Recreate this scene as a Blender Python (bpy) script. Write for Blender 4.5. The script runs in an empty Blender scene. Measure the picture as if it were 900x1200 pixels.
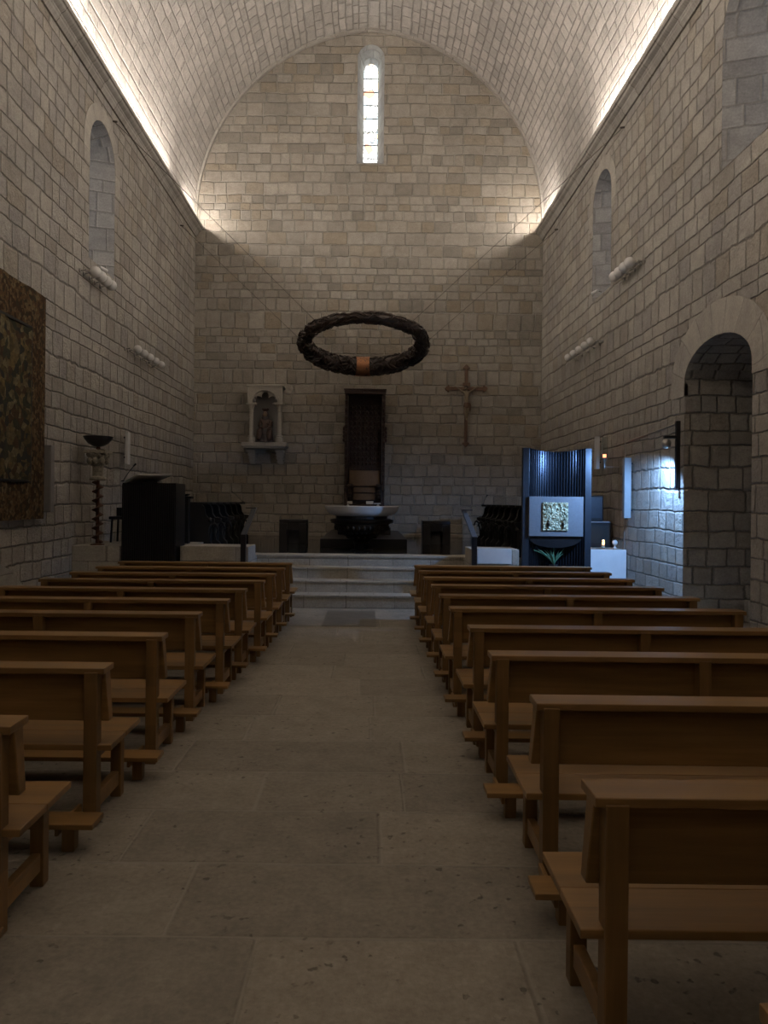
import bpy, bmesh, math, random
from mathutils import Vector, Matrix
random.seed(7)
PI = math.pi
S = bpy.context.scene
COL = S.collection
F, VX, VY, ROLL, EYE = 870.0, 432.0, 588.0, 0.0105, 1.7

def at(px, py, Y):
    """point of the place seen at a photo pixel, at a distance Y down the nave"""
    dx, dy = px - VX, VY - py
    return ((dx - ROLL*dy)*Y/F, Y, EYE + (dy + ROLL*dx)*Y/F)
def ax(px, py, Y): return at(px, py, Y)[0]
def az(px, py, Y): return at(px, py, Y)[2]

# ------------------------------------------------------------------ nodes
class NT:
    def __init__(s, name):
        s.m = bpy.data.materials.new(name); s.m.use_nodes = True
        s.t = s.m.node_tree; s.t.nodes.clear()
        s.out = s.t.nodes.new('ShaderNodeOutputMaterial')
    def n(s, kind, **kw):
        nd = s.t.nodes.new(kind)
        for k, v in kw.items(): setattr(nd, k, v)
        return nd
    def l(s, a, b): s.t.links.new(a, b)
    def put(s, sock, v):
        if hasattr(v, 'is_output'): s.l(v, sock)
        elif v is not None:
            if isinstance(v, (tuple, list)) and len(v) == 3 and sock.type == 'RGBA': v = (*v, 1)
            sock.default_value = v
    def math(s, op, a, b=None, c=None, clamp=False):
        nd = s.n('ShaderNodeMath', operation=op); nd.use_clamp = clamp
        s.put(nd.inputs[0], a)
        if b is not None: s.put(nd.inputs[1], b)
        if c is not None: s.put(nd.inputs[2], c)
        return nd.outputs[0]
    def noise(s, vec, scale, detail=3, rough=.55, dims='3D', w=None, color=False):
        nd = s.n('ShaderNodeTexNoise', noise_dimensions=dims)
        if vec is not None: s.put(nd.inputs['Vector'], vec)
        if w is not None: s.put(nd.inputs['W'], w)
        nd.inputs['Scale'].default_value = scale
        nd.inputs['Detail'].default_value = detail
        nd.inputs['Roughness'].default_value = rough
        return nd.outputs['Color' if color else 'Fac']
    def white(s, vec=None, w=None, color=False):
        nd = s.n('ShaderNodeTexWhiteNoise', noise_dimensions='1D' if vec is None else '3D')
        if vec is not None: s.put(nd.inputs['Vector'], vec)
        if w is not None: s.put(nd.inputs['W'], w)
        return nd.outputs['Color' if color else 'Value']
    def xyz(s, x=0., y=0., z=0.):
        nd = s.n('ShaderNodeCombineXYZ')
        s.put(nd.inputs[0], x); s.put(nd.inputs[1], y); s.put(nd.inputs[2], z)
        return nd.outputs[0]
    def sep(s, v):
        nd = s.n('ShaderNodeSeparateXYZ'); s.put(nd.inputs[0], v); return nd.outputs
    def rng(s, v, a, b, c, d, smooth=False):
        nd = s.n('ShaderNodeMapRange'); nd.interpolation_type = 'SMOOTHSTEP' if smooth else 'LINEAR'
        for i, q in enumerate((v, a, b, c, d)): s.put(nd.inputs[i], q)
        return nd.outputs[0]
    def mix(s, f, a, b, mode='MIX'):
        nd = s.n('ShaderNodeMix', data_type='RGBA', blend_type=mode)
        s.put(nd.inputs[0], f); s.put(nd.inputs[6], a); s.put(nd.inputs[7], b)
        return nd.outputs[2]
    def ramp(s, f, stops, const=False):
        nd = s.n('ShaderNodeValToRGB'); s.put(nd.inputs[0], f)
        cr = nd.color_ramp
        if const: cr.interpolation = 'CONSTANT'
        while len(cr.elements) < len(stops): cr.elements.new(.5)
        for e, (p, c) in zip(cr.elements, stops): e.position = p; e.color = (*c, 1)
        return nd.outputs[0]
    def bsdf(s, col, rough=.6, metal=0., height=None, dist=.01, strength=1., spec=.5, **kw):
        b = s.n('ShaderNodeBsdfPrincipled')
        s.put(b.inputs['Base Color'], col); s.put(b.inputs['Roughness'], rough)
        s.put(b.inputs['Metallic'], metal); s.put(b.inputs['Specular IOR Level'], spec)
        for k, v in kw.items(): s.put(b.inputs[k.replace('_', ' ')], v)
        if height is not None:
            bp = s.n('ShaderNodeBump'); bp.inputs['Distance'].default_value = dist
            bp.inputs['Strength'].default_value = strength
            s.l(height, bp.inputs['Height']); s.l(bp.outputs[0], b.inputs['Normal'])
        s.l(b.outputs[0], s.out.inputs[0]); return b
    def obj(s): return s.n('ShaderNodeTexCoord').outputs['Object']
    def uv(s): return s.n('ShaderNodeTexCoord').outputs['UV']

def stone(name, rh, bw, tones, mortar, mw=.014, dist=.03, wob=.10, rough_amp=.5, spots=False, seed=0., stain=.22, rvar=.45, strength=1.0, gloss=.85, mort_mix=1.):
    """coursed ashlar: rows of varying height, blocks of varying length, each block its own tone"""
    t = NT(name); uv = t.uv(); o = t.sep(uv); u, v = o[0], o[1]
    pw = t.noise(uv, 1.3, 2, color=True); pwx = t.sep(pw)
    pf = t.noise(uv, 9, 2)
    vr = t.math('DIVIDE', v, rh)
    vr = t.math('ADD', vr, t.math('MULTIPLY', t.noise(None, .9/rh*.3, 1, dims='1D', w=t.math('ADD', v, seed+3.3)), rvar*3))
    vr = t.math('ADD', vr, t.math('MULTIPLY', pwx[0], wob*1.6))
    vr = t.math('ADD', vr, t.math('MULTIPLY', pf, wob*.55))
    row = t.math('FLOOR', vr); fv = t.math('FRACT', vr)
    r1 = t.white(w=t.math('ADD', row, 11.7+seed)); r2 = t.white(w=t.math('ADD', row, 77.3+seed))
    w = t.math('MULTIPLY_ADD', r2, bw*.7, bw*.65)
    ur = t.math('DIVIDE', u, w)
    ur = t.math('MULTIPLY_ADD', r1, 17., ur)
    ur = t.math('ADD', ur, t.math('MULTIPLY', t.noise(t.xyz(t.math('MULTIPLY', u, .9/bw), t.math('MULTIPLY', row, 13.7), seed), 1., 1), .9))
    ur = t.math('ADD', ur, t.math('MULTIPLY', pwx[1], wob*.8))
    ur = t.math('ADD', ur, t.math('MULTIPLY', pf, wob*.35))
    colm = t.math('FLOOR', ur); fu = t.math('FRACT', ur)
    du = t.math('MULTIPLY', t.math('MINIMUM', fu, t.math('SUBTRACT', 1., fu)), w)
    dv = t.math('MULTIPLY', t.math('MINIMUM', fv, t.math('SUBTRACT', 1., fv)), rh)
    d = t.n('ShaderNodeMath', operation='SMOOTH_MIN'); t.l(du, d.inputs[0]); t.l(dv, d.inputs[1]); d.inputs[2].default_value = .025
    nf = t.noise(uv, 34, 3, .65)
    d = t.math('ADD', d.outputs[0], t.math('MULTIPLY', t.math('SUBTRACT', nf, .5), mw*1.3))
    idv = t.xyz(colm, row, seed)
    face = t.rng(d, mw*.25, mw*1.1, 0., 1., True)
    rnd = t.white(vec=idv); rnd2 = t.white(vec=t.xyz(row, colm, 5.5+seed))
    base = t.ramp(rnd, [(i/(len(tones)-1), c) for i, c in enumerate(tones)])
    st = t.noise(uv, .55, 4, .6); st2 = t.noise(uv, 5., 4, .7)
    val = t.math('ADD', t.math('MULTIPLY_ADD', st, stain*2, 1-stain), t.math('MULTIPLY', t.math('SUBTRACT', st2, .5), .75))
    val = t.math('MULTIPLY', val, t.rng(nf, .25, .75, .80, 1.16))
    base = t.mix(1., base, t.xyz(val, val, val), 'MULTIPLY')
    mm = t.math('MULTIPLY', t.math('SUBTRACT', 1., face), mort_mix)
    c = t.mix(mm, base, mortar)
    h = t.math('MULTIPLY', t.rng(d, 0., mw*2.2, 0., 1., True), .55)
    h = t.math('ADD', h, t.math('MULTIPLY', rnd2, .22))
    rough_blk = t.math('MULTIPLY_ADD', t.math('POWER', rnd, 2.), .8, .35)
    h = t.math('ADD', h, t.math('MULTIPLY', t.math('MULTIPLY', t.noise(uv, 11, 5, .68), rough_blk), rough_amp))
    if spots:
        sp = t.rng(t.noise(uv, 19, 2, .5), .64, .70, 0., 1.)
        sp = t.math('MULTIPLY', sp, t.rng(t.noise(uv, 1.7, 2), .42, .55, 0., 1.))
        c = t.mix(t.math('MULTIPLY', sp, .6), c, (.045, .035, .028))
        h = t.math('SUBTRACT', h, t.math('MULTIPLY', sp, .4))
    t.bsdf(c, gloss, height=h, dist=dist, strength=strength, spec=.3)
    return t.m

def plain(name, col, rough=.6, metal=0., amp=.12, scale=12, bump=.0, **kw):
    t = NT(name); o = t.obj(); n = t.noise(o, scale, 4, .6)
    k = t.rng(n, .25, .75, 1-amp, 1+amp)
    c = t.mix(1., col, t.xyz(k, k, k), 'MULTIPLY')
    t.bsdf(c, rough, metal, height=n if bump else None, dist=bump or .01, **kw); return t.m

def wood(name, a, b, rough=.4, axis=0, s=1.):
    t = NT(name); o = t.obj(); ri = t.n('ShaderNodeObjectInfo').outputs['Random']
    q = t.sep(o); sc = [18*s, 18*s, 18*s]; sc[axis] = 1.1*s
    off = t.math('MULTIPLY', ri, 41.)
    vec = t.xyz(t.math('MULTIPLY_ADD', q[0], sc[0], off), t.math('MULTIPLY_ADD', q[1], sc[1], off), t.math('MULTIPLY', q[2], sc[2]))
    n = t.noise(vec, 1., 5, .62); n2 = t.noise(vec, .22, 2)
    c = t.mix(t.rng(n, .3, .7, 0., 1.), a, b)
    k = t.rng(n2, .25, .75, .72, 1.25)
    # boards glued side by side: each strip a tone of its own
    strip = t.white(vec=t.xyz(t.math('FLOOR', t.math('MULTIPLY_ADD', q[1], 7., off)), t.math('FLOOR', t.math('MULTIPLY', q[2], 8.)), ri))
    k = t.math('MULTIPLY', k, t.rng(strip, 0., 1., .86, 1.12))
    c = t.mix(1., c, t.xyz(k, k, k), 'MULTIPLY')
    t.bsdf(c, t.rng(n, .3, .7, rough, rough+.15), height=n, dist=.0015, strength=.5, spec=.45); return t.m

def emit(name, col, strength):
    t = NT(name); e = t.n('ShaderNodeEmission'); t.put(e.inputs[0], col); e.inputs[1].default_value = strength
    t.l(e.outputs[0], t.out.inputs[0]); return t.m

M = {}
TONE = [(.34, .31, .265), (.41, .375, .325), (.30, .27, .23), (.385, .355, .31), (.33, .305, .275), (.43, .395, .34), (.36, .315, .255)]
M['wall'] = stone('ashlar_wall', .28, .40, TONE, (.19, .17, .145), mw=.011, dist=.06, mort_mix=.75, rough_amp=1., wob=.22, rvar=.6, stain=.30, strength=1.)
M['wall_back'] = stone('ashlar_altar_wall', .27, .42, [(.31, .275, .23), (.355, .32, .27), (.235, .21, .175), (.34, .31, .265), (.29, .245, .185), (.38, .345, .295)], (.42, .395, .35), mw=.011, dist=.045, seed=4., mort_mix=.6, rough_amp=.8, wob=.17, stain=.34, rvar=.55)
M['vault'] = stone('vault_stone', .21, .42, [(.46, .425, .385), (.52, .485, .445), (.42, .39, .355), (.49, .455, .415)], (.28, .255, .225), mw=.012, dist=.06, seed=9., rough_amp=.7, mort_mix=.6, wob=.2, stain=.28)
M['floor'] = stone('floor_slabs', .60, 1.3, [(.25, .222, .178), (.275, .245, .20), (.225, .20, .163), (.29, .257, .208)], (.32, .29, .24), mw=.009, dist=.010, wob=.02, rvar=.12, rough_amp=.8, spots=True, stain=.16, seed=2., gloss=.62, mort_mix=.6)
M['slab'] = stone('smooth_stone', .7, .8, [(.35, .325, .275), (.39, .36, .305), (.32, .30, .265)], (.2, .18, .15), mw=.007, dist=.006, wob=.0, rvar=.0, rough_amp=.4, seed=6., gloss=.6)
M['trimstone'] = stone('moulding_stone', 5., .9, [(.36, .335, .295), (.41, .38, .335), (.32, .295, .26)], (.2, .18, .15), mw=.010, dist=.010, wob=.0, rvar=.0, rough_amp=.6, seed=12.)
M['voussoir'] = stone('arch_stone', .42, 3., [(.38, .35, .305), (.42, .385, .33), (.36, .33, .285)], (.27, .25, .22), mw=.007, dist=.008, wob=.0, rvar=.0, rough_amp=.4, seed=15.)
M['pale_jamb'] = stone('window_jamb_stone', .30, .42, [(.36, .35, .335), (.42, .41, .39), (.31, .30, .29), (.40, .385, .365)], (.28, .265, .24), mw=.014, dist=.02, seed=21., mort_mix=.7)
M['tomb'] = plain('grave_stone', (.12, .105, .085), .5, amp=.25, scale=5, bump=.004)
M['oak'] = wood('oak_pew', (.175, .095, .030), (.29, .165, .060), .33, 0)
M['oak_post'] = wood('oak_post', (.14, .076, .024), (.225, .127, .047), .4, 2)
M['black'] = plain('black_lacquer', (.012, .012, .014), .35, amp=.3)
M['black_wood'] = plain('black_wood', (.005, .0045, .004), .6, amp=.4, scale=20)
M['blue_black'] = plain('dark_steel', (.04, .047, .06), .36, .5, amp=.15)
M['rib'] = plain('ribbed_steel', (.032, .037, .05), .26, .75, amp=.1)
M['panel'] = plain('matt_grey_panel', (.17, .18, .20), .55, .2, amp=.10, scale=30)
M['dark_floor'] = plain('polished_dark_stone', (.035, .032, .028), .10, amp=.15, scale=4)
M['marble'] = plain('white_marble', (.62, .62, .62), .35, amp=.08, scale=6)
M['plaster'] = plain('pale_limestone', (.44, .41, .355), .8, amp=.12, scale=18, bump=.004)
M['aged_stone'] = plain('aged_capital_stone', (.30, .27, .21), .85, amp=.45, scale=22, bump=.02)
M['metal'] = plain('brushed_metal', (.42, .40, .38), .38, .85, amp=.08)
M['globe'] = plain('satin_grey_globe', (.62, .60, .57), .35, .0, amp=.05)
M['white'] = plain('white_enamel', (.62, .62, .60), .5, amp=.04)
M['pale_blue'] = plain('pale_speaker_cloth', (.24, .27, .29), .6, amp=.05)
M['grey_enamel'] = plain('grey_enamel', (.22, .21, .20), .6, amp=.05)
M['dark_bronze'] = plain('dark_bronze', (.045, .035, .025), .35, .8, amp=.4, scale=30, bump=.006)
M['rust'] = plain('rusted_iron', (.10, .045, .025), .6, .4, amp=.4, scale=25)
M['carved'] = plain('carved_dark_walnut', (.034, .015, .009), .45, amp=.6, scale=28, bump=.03)
M['leather'] = plain('brown_leather', (.17, .105, .055), .5, amp=.2, scale=14)
M['cross_wood'] = plain('old_walnut', (.12, .06, .030), .45, amp=.35, scale=18, bump=.006)
M['ivory'] = plain('aged_ivory', (.22, .17, .11), .5, amp=.25, scale=20)
M['robe'] = plain('dark_painted_wood', (.06, .045, .045), .5, amp=.5, scale=14, bump=.01)
M['dress'] = plain('red_brown_painted_wood', (.075, .042, .03), .5, amp=.4, scale=14)
M['skin_wood'] = plain('painted_flesh', (.30, .20, .13), .5, amp=.2, scale=14)
M['twig'] = plain('dark_woven_branches', (.044, .026, .017), .34, amp=.7, scale=16, spec=.7)
M['copper'] = plain('copper_band', (.42, .20, .10), .38, .8, amp=.2, scale=8)
M['wire'] = plain('steel_wire', (.12, .10, .09), .5, .6)
M['leaf'] = plain('leaf_green', (.12, .26, .15), .45, amp=.3)
M['pot'] = plain('dark_clay_pot', (.03, .03, .035), .5)
M['wax'] = plain('white_wax', (.7, .66, .58), .4)
M['paper'] = plain('white_linen', (.68, .66, .60), .8)
M['flame'] = emit('candle_flame', (1., .45, .15), 9.)
M['redflame'] = emit('red_lamp_flame', (1., .25, .12), 4.)
M['glow'] = emit('warm_white_strip', (1., .90, .81), 250.)
# gold relief
t = NT('gilded_relief'); o = t.obj(); v = t.n('ShaderNodeTexVoronoi'); t.l(o, v.inputs['Vector']); v.inputs['Scale'].default_value = 34
n = t.noise(o, 26, 4, .7)
t.bsdf(t.mix(t.rng(n, .40, .62, 0., 1.), (.16, .17, .10), (.78, .74, .50)), .42, .25, height=t.math('ADD', v.outputs['Distance'], n), dist=.02); M['gold'] = t.m
# clear glass
t = NT('clear_glass'); t.bsdf((.9, .95, .95), .05, spec=.5, Transmission_Weight=1., IOR=1.2); M['glass'] = t.m
# stained glass lit by the sky behind it
t = NT('stained_glass'); uv = t.uv()
v = t.n('ShaderNodeTexVoronoi', feature='DISTANCE_TO_EDGE'); t.l(uv, v.inputs['Vector']); v.inputs['Scale'].default_value = 5.5
v2 = t.n('ShaderNodeTexVoronoi'); t.l(uv, v2.inputs['Vector']); v2.inputs['Scale'].default_value = 5.5
cell = t.white(vec=v2.outputs['Color'])
colr = t.ramp(cell, [(0, (.80, .95, 1.)), (.35, (1., 1., .97)), (.62, (.95, 1., .92)), (.86, (1., .82, .55)), (.95, (.75, .40, .25))], const=True)
lead = t.rng(v.outputs['Distance'], .02, .05, 0., 1.)
e = t.n('ShaderNodeEmission'); t.l(t.mix(lead, (.12, .12, .12), colr), e.inputs[0]); e.inputs[1].default_value = 3.2
t.l(e.outputs[0], t.out.inputs[0]); M['stained'] = t.m
M['daylight_glass'] = emit('pale_daylight_glass', (.66, .80, 1.), .45)
# tapestry
t = NT('tapestry_field'); uv = t.uv(); w_ = t.noise(uv, 1.4, 3, .6, color=True)
vv = t.n('ShaderNodeTexVoronoi'); t.l(t.mix(.3, uv, w_), vv.inputs['Vector']); vv.inputs['Scale'].default_value = 15
cc = t.ramp(t.white(vec=vv.outputs['Color']), [(0, (.10, .075, .035)), (.18, (.045, .05, .032)), (.36, (.15, .12, .065)), (.5, (.035, .04, .036)), (.64, (.17, .125, .055)), (.8, (.085, .05, .028)), (.92, (.20, .165, .095))], const=True)
nn = t.noise(uv, 14, 4, .7)
cc = t.mix(t.rng(nn, .35, .7, 0., .85), cc, (.035, .028, .02))
t.bsdf(cc, .95, height=t.noise(uv, 70, 2), dist=.004, spec=.1); M['tap_field'] = t.m
t = NT('tapestry_border'); uv = t.uv()
vv = t.n('ShaderNodeTexVoronoi'); t.l(uv, vv.inputs['Vector']); vv.inputs['Scale'].default_value = 19
cc = t.ramp(t.white(vec=vv.outputs['Color']), [(0, (.11, .065, .03)), (.3, (.055, .032, .018)), (.55, (.15, .10, .05)), (.75, (.045, .036, .022)), (.9, (.17, .13, .07))], const=True)
cc = t.mix(t.rng(t.noise(uv, 22, 4, .7), .4, .65, 0., .8), cc, (.04, .027, .018))
t.bsdf(cc, .95, height=t.noise(uv, 70, 2), dist=.004, spec=.1); M['tap_border'] = t.m

# ------------------------------------------------------------------ mesh building
def woff(o):
    v = Vector((0, 0, 0))
    while o: v += o.location; o = o.parent
    return v
class MB:
    def __init__(s): s.v = []; s.f = []; s.uv = None
    def add(s, vs, fs):
        k = len(s.v); s.v += [tuple(p) for p in vs]; s.f += [tuple(i+k for i in f) for f in fs]; return s
    def box(s, x0, x1, y0, y1, z0, z1):
        return s.add([(x, y, z) for z in (z0, z1) for y in (y0, y1) for x in (x0, x1)],
            [(0, 2, 3, 1), (4, 5, 7, 6), (0, 1, 5, 4), (2, 6, 7, 3), (0, 4, 6, 2), (1, 3, 7, 5)])
    def hexa(s, bot, top):
        return s.add(list(bot)+list(top), [(3, 2, 1, 0), (4, 5, 6, 7), (0, 1, 5, 4), (1, 2, 6, 5), (2, 3, 7, 6), (3, 0, 4, 7)])
    def prism(s, poly, axis, a, b):
        """poly: 2-D outline; axis 'x': (y,z), 'y': (x,z), 'z': (x,y)"""
        def P(p, c):
            return {'x': (c, p[0], p[1]), 'y': (p[0], c, p[1]), 'z': (p[0], p[1], c)}[axis]
        n = len(poly)
        return s.add([P(p, a) for p in poly]+[P(p, b) for p in poly],
            [tuple(range(n)), tuple(range(2*n-1, n-1, -1))]+[(i, i+n, (i+1) % n+n, (i+1) % n) for i in range(n)])
    def ring_band(s, outer, inner, axis, a, b):
        """closed or open band between two outlines of equal length, extruded"""
        n = len(outer)
        def P(p, c):
            return {'x': (c, p[0], p[1]), 'y': (p[0], c, p[1]), 'z': (p[0], p[1], c)}[axis]
        vs = [P(p, a) for p in outer]+[P(p, a) for p in inner]+[P(p, b) for p in outer]+[P(p, b) for p in inner]
        fs = []
        for i in range(n-1):
            j = i+1
            fs += [(i, j, n+j, n+i), (2*n+i, 3*n+i, 3*n+j, 2*n+j), (i, 2*n+i, 2*n+j, j), (n+i, n+j, 3*n+j, 3*n+i)]
        fs += [(0, n, 3*n, 2*n), (n-1, 3*n-1, 4*n-1, 2*n-1)]
        return s.add(vs, fs)
    def lathe(s, prof, c=(0, 0, 0), seg=24, sx=1., sy=1., axis='z'):
        vs = []; fs = []; n = len(prof)
        for i in range(seg):
            a = 2*PI*i/seg
            for r, z in prof:
                q = (r*math.cos(a)*sx, r*math.sin(a)*sy, z)
                if axis == 'y': q = (q[0], q[2], q[1])
                if axis == 'x': q = (q[2], q[0], q[1])
                vs.append((c[0]+q[0], c[1]+q[1], c[2]+q[2]))
        for i in range(seg):
            j = (i+1) % seg
            for k in range(n-1): fs.append((i*n+k, j*n+k, j*n+k+1, i*n+k+1))
        if prof[0][0] > 1e-4: fs.append(tuple(i*n for i in range(seg))[::-1])
        if prof[-1][0] > 1e-4: fs.append(tuple(i*n+n-1 for i in range(seg)))
        return s.add(vs, fs)
    def ball(s, c, r, seg=20, rings=12, sx=1, sy=1, sz=1):
        return s.lathe([(max(1e-5, r*math.sin(PI*k/rings)), -r*math.cos(PI*k/rings)*sz) for k in range(rings+1)], c, seg, sx, sy)
    def tube(s, path, r, seg=8, closed=False):
        P = [Vector(p) for p in path]; n = len(P); vs = []; fs = []
        up = Vector((0, 0, 1))
        for i, p in enumerate(P):
            if closed: d = P[(i+1) % n]-P[i-1]
            else: d = P[min(i+1, n-1)]-P[max(i-1, 0)]
            d.normalize()
            u = up if abs(d.dot(up)) < .95 else Vector((1, 0, 0))
            a = d.cross(u).normalized(); b = d.cross(a)
            rr = r[i] if isinstance(r, (list, tuple)) else r
            for k in range(seg):
                q = 2*PI*k/seg; vs.append(p+a*math.cos(q)*rr+b*math.sin(q)*rr)
        m = n if closed else n-1
        for i in range(m):
            j = (i+1) % n
            for k in range(seg):
                k2 = (k+1) % seg; fs.append((i*seg+k, i*seg+k2, j*seg+k2, j*seg+k))
        if not closed: fs += [tuple(range(seg))[::-1], tuple((n-1)*seg+k for k in range(seg))]
        return s.add(vs, fs)
    def build(s, name, mat, parent=None, bevel=0., smooth=None, fix=True):
        me = bpy.data.meshes.new(name)
        off = woff(parent) if parent else None
        if off is None:
            xs = [p[0] for p in s.v]; ys = [p[1] for p in s.v]; zs = [p[2] for p in s.v]
            off = Vector(((min(xs)+max(xs))/2, (min(ys)+max(ys))/2, min(zs)))
        me.from_pydata([Vector(p)-off for p in s.v], [], s.f); me.update()
        if fix:
            bm = bmesh.new(); bm.from_mesh(me); bmesh.ops.recalc_face_normals(bm, faces=bm.faces); bm.to_mesh(me); bm.free()
        me.materials.append(M[mat] if isinstance(mat, str) else mat)
        o = bpy.data.objects.new(name, me); COL.objects.link(o)
        if parent: o.parent = parent
        else: o.location = off
        box_uv(me, woff(o))
        if smooth:
            for p in me.polygons: p.use_smooth = True
            if smooth is not True: me.set_sharp_from_angle(angle=math.radians(smooth))
        if bevel:
            b = o.modifiers.new('bevel', 'BEVEL'); b.width = bevel; b.segments = 2; b.limit_method = 'ANGLE'; b.angle_limit = math.radians(40)
        return o
def box_uv(me, off=Vector((0, 0, 0))):
    lay = me.uv_layers.get('UVMap') or me.uv_layers.new(name='UVMap')
    for p in me.polygons:
        n = p.normal; a = (abs(n.x), abs(n.y), abs(n.z)); m = a.index(max(a))
        for li in p.loop_indices:
            c = me.vertices[me.loops[li].vertex_index].co+off
            lay.data[li].uv = {0: (c.y, c.z), 1: (c.x, c.z), 2: (c.x, c.y)}[m]
def tag(o, label=None, cat=None, group=None, kind=None):
    if label: o['label'] = label
    if cat: o['category'] = cat
    if group: o['group'] = group
    if kind: o['kind'] = kind
    return o
def thing(name, loc, label, cat, group=None, rz=0):
    o = bpy.data.objects.new(name, None); o.empty_display_size = .1; COL.objects.link(o)
    o.location = loc; o.rotation_euler.z = rz
    return tag(o, label, cat, group)
def dup(root, loc, label, rz=0.):
    def cp(o, par):
        c = o.copy(); COL.objects.link(c)
        if par: c.parent = par
        for ch in o.children: cp(ch, c)
        return c
    r = cp(root, None); r.location = loc; r.rotation_euler.z = rz; r['label'] = label
    return r
def cut(o, cutters):
    for k, c in enumerate(cutters):
        md = o.modifiers.new('c%d' % k, 'BOOLEAN'); md.operation = 'DIFFERENCE'; md.solver = 'EXACT'; md.object = c
    bpy.context.view_layer.update()
    dg = bpy.context.evaluated_depsgraph_get()
    me = bpy.data.meshes.new_from_object(o.evaluated_get(dg))
    o.modifiers.clear(); o.data = me
    for c in cutters: bpy.data.objects.remove(c, do_unlink=True)
    box_uv(me, woff(o))
def arc(c, r, z, a0=0., a1=PI, n=16, b=None):
    b = r if b is None else b
    return [(c+r*math.cos(a0+(a1-a0)*k/n), z+b*math.sin(a0+(a1-a0)*k/n)) for k in range(n+1)]
def arch_outline(c, r, z0, zs, b=None, n=16):
    return [(c-r, z0), (c+r, z0)]+arc(c, r, zs, n=n, b=b)

# ------------------------------------------------------------------ the setting
XL, XR, YB, YF = -4.74, 4.62, 20.0, -6.0
CX = (XL+XR)/2; HW = (XR-XL)/2
ZC0, ZC1 = 8.78, 9.05          # cornice
ZS = 9.32                       # springing of the vault
tag(MB().box(XL-1, XR+2.6, YF-.8, YB+1.2, -.3, 0).build('floor', 'floor'), kind='structure')

def splay_cutter(kind, a0, a1, z0, z1, depth, plane, side, inner=.55):
    """arched window embrasure: wide at the room face, narrower outside"""
    c = (a0+a1)/2; r = (a1-a0)/2; r2 = r*inner
    n = 16
    o1 = arch_outline(c, r, z0, z1-r, n=n); o2 = arch_outline(c, r2, z0+.35, z1-r*.35-r2, n=n)
    m = MB(); e = .02
    def P(p, d):
        return (plane+side*d, p[0], p[1]) if kind == 'x' else (p[0], plane+side*d, p[1])
    k = len(o1)
    vs = [P(p, -e) for p in o1]+[P(p, depth) for p in o2]
    fs = [tuple(range(k)), tuple(range(2*k-1, k-1, -1))]+[(i, i+k, (i+1) % k+k, (i+1) % k) for i in range(k)]
    m.add(vs, fs)
    # liner: the same embrasure as a shell of pale jamb stone
    return m, o2, c, r2
def embrasure(kind, a0, a1, z0, z1, depth, plane, side, glassmat, name, inner=.55, jamb='pale_jamb'):
    m, o2, c, r2 = splay_cutter(kind, a0, a1, z0, z1, depth, plane, side, inner)
    cutter = m.build('cutter', 'wall')
    k = len(o2)
    sh = MB()
    o1 = arch_outline(c, (a1-a0)/2, z0, z1-(a1-a0)/2)
    P = (lambda p, d: (plane+side*d, p[0], p[1])) if kind == 'x' else (lambda p, d: (p[0], plane+side*d, p[1]))
    eps = .014
    ins = lambda o, q: [(c+(p[0]-c)*(1-q), p[1]+(q*.5 if p[1] < (z0+z1)/2 else -q*.5)) for p in o]
    i1, i2 = ins(o1, eps), ins(o2, eps)
    sh.add([P(p, 0) for p in i1]+[P(p, depth-.03) for p in i2], [(i, i+k, (i+1) % k+k, (i+1) % k) for i in range(k)])
    w = sh.build(name, jamb); tag(w, kind='structure')
    g = MB(); g.add([P(p, depth-.06) for p in ins(o2, .0)], [tuple(range(k))])
    gl = g.build('glass', glassmat, w)
    return cutter, w, o2, c, r2, P

def surround(kind, a0, a1, z0, z1, plane, side, wd, name):
    c = (a0+a1)/2; r = (a1-a0)/2; n = 18
    o = [(c-r-wd, z0)]+[(c-(r+wd)*math.cos(PI*k/n), z1-r+(r+wd)*math.sin(PI*k/n)) for k in range(n+1)]+[(c+r+wd, z0)]
    i = [(c-r, z0)]+[(c-r*math.cos(PI*k/n), z1-r+r*math.sin(PI*k/n)) for k in range(n+1)]+[(c+r, z0)]
    e = sorted((plane-side*.006, plane+side*.02))
    ob = MB().ring_band(o, i, kind, *e).build(name, 'voussoir'); tag(ob, kind='structure')
    lay = ob.data.uv_layers['UVMap']; off = woff(ob)
    for lp in ob.data.loops:
        q = ob.data.vertices[lp.vertex_index].co+off; h = q.y if kind == 'x' else q.x
        an = math.atan2(q.z-z1+r, h-c) if q.z > z1-r else (q.z-z1+r)/(r+wd/2)*(1 if h > c else -1)+(PI if h < c else 0)
        lay.data[lp.index].uv = (math.dist((h, q.z), (c, z1-r)), an*(r+wd/2))
surround('x', 12.45, 13.7, 7.3, 8.3, XL, -1, .26, 'trim_6')
surround('x', 14.3, 15.5, 7.4, 8.38, XR, 1, .26, 'trim_7')
cL, wL, *_ = embrasure('x', 12.45, 13.7, 5.75, 8.3, .85, XL, -1, 'daylight_glass', 'window_2')
cR1, wR1, *_ = embrasure('x', 14.3, 15.5, 5.9, 8.38, .85, XR, 1, 'daylight_glass', 'window_3')
cR2, wR2, *_ = embrasure('x', 8.35, 9.83, 6.12, 8.55, .85, XR, 1, 'daylight_glass', 'window_4', inner=.6)
cB, wB, oB, cb, rb, PB = embrasure('y', ax(418.5, 120, 20), ax(450.5, 120, 20), 10.8, 14.02, .75, YB, 1, 'stained', 'window_1', inner=.52, jamb='pale_jamb')
for k in range(7):
    z = 11.24+k*.37
    MB().box(cb-rb, cb+rb, YB+.66, YB+.685, z, z+.018).build('glazing_bar', 'black', wB)

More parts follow.
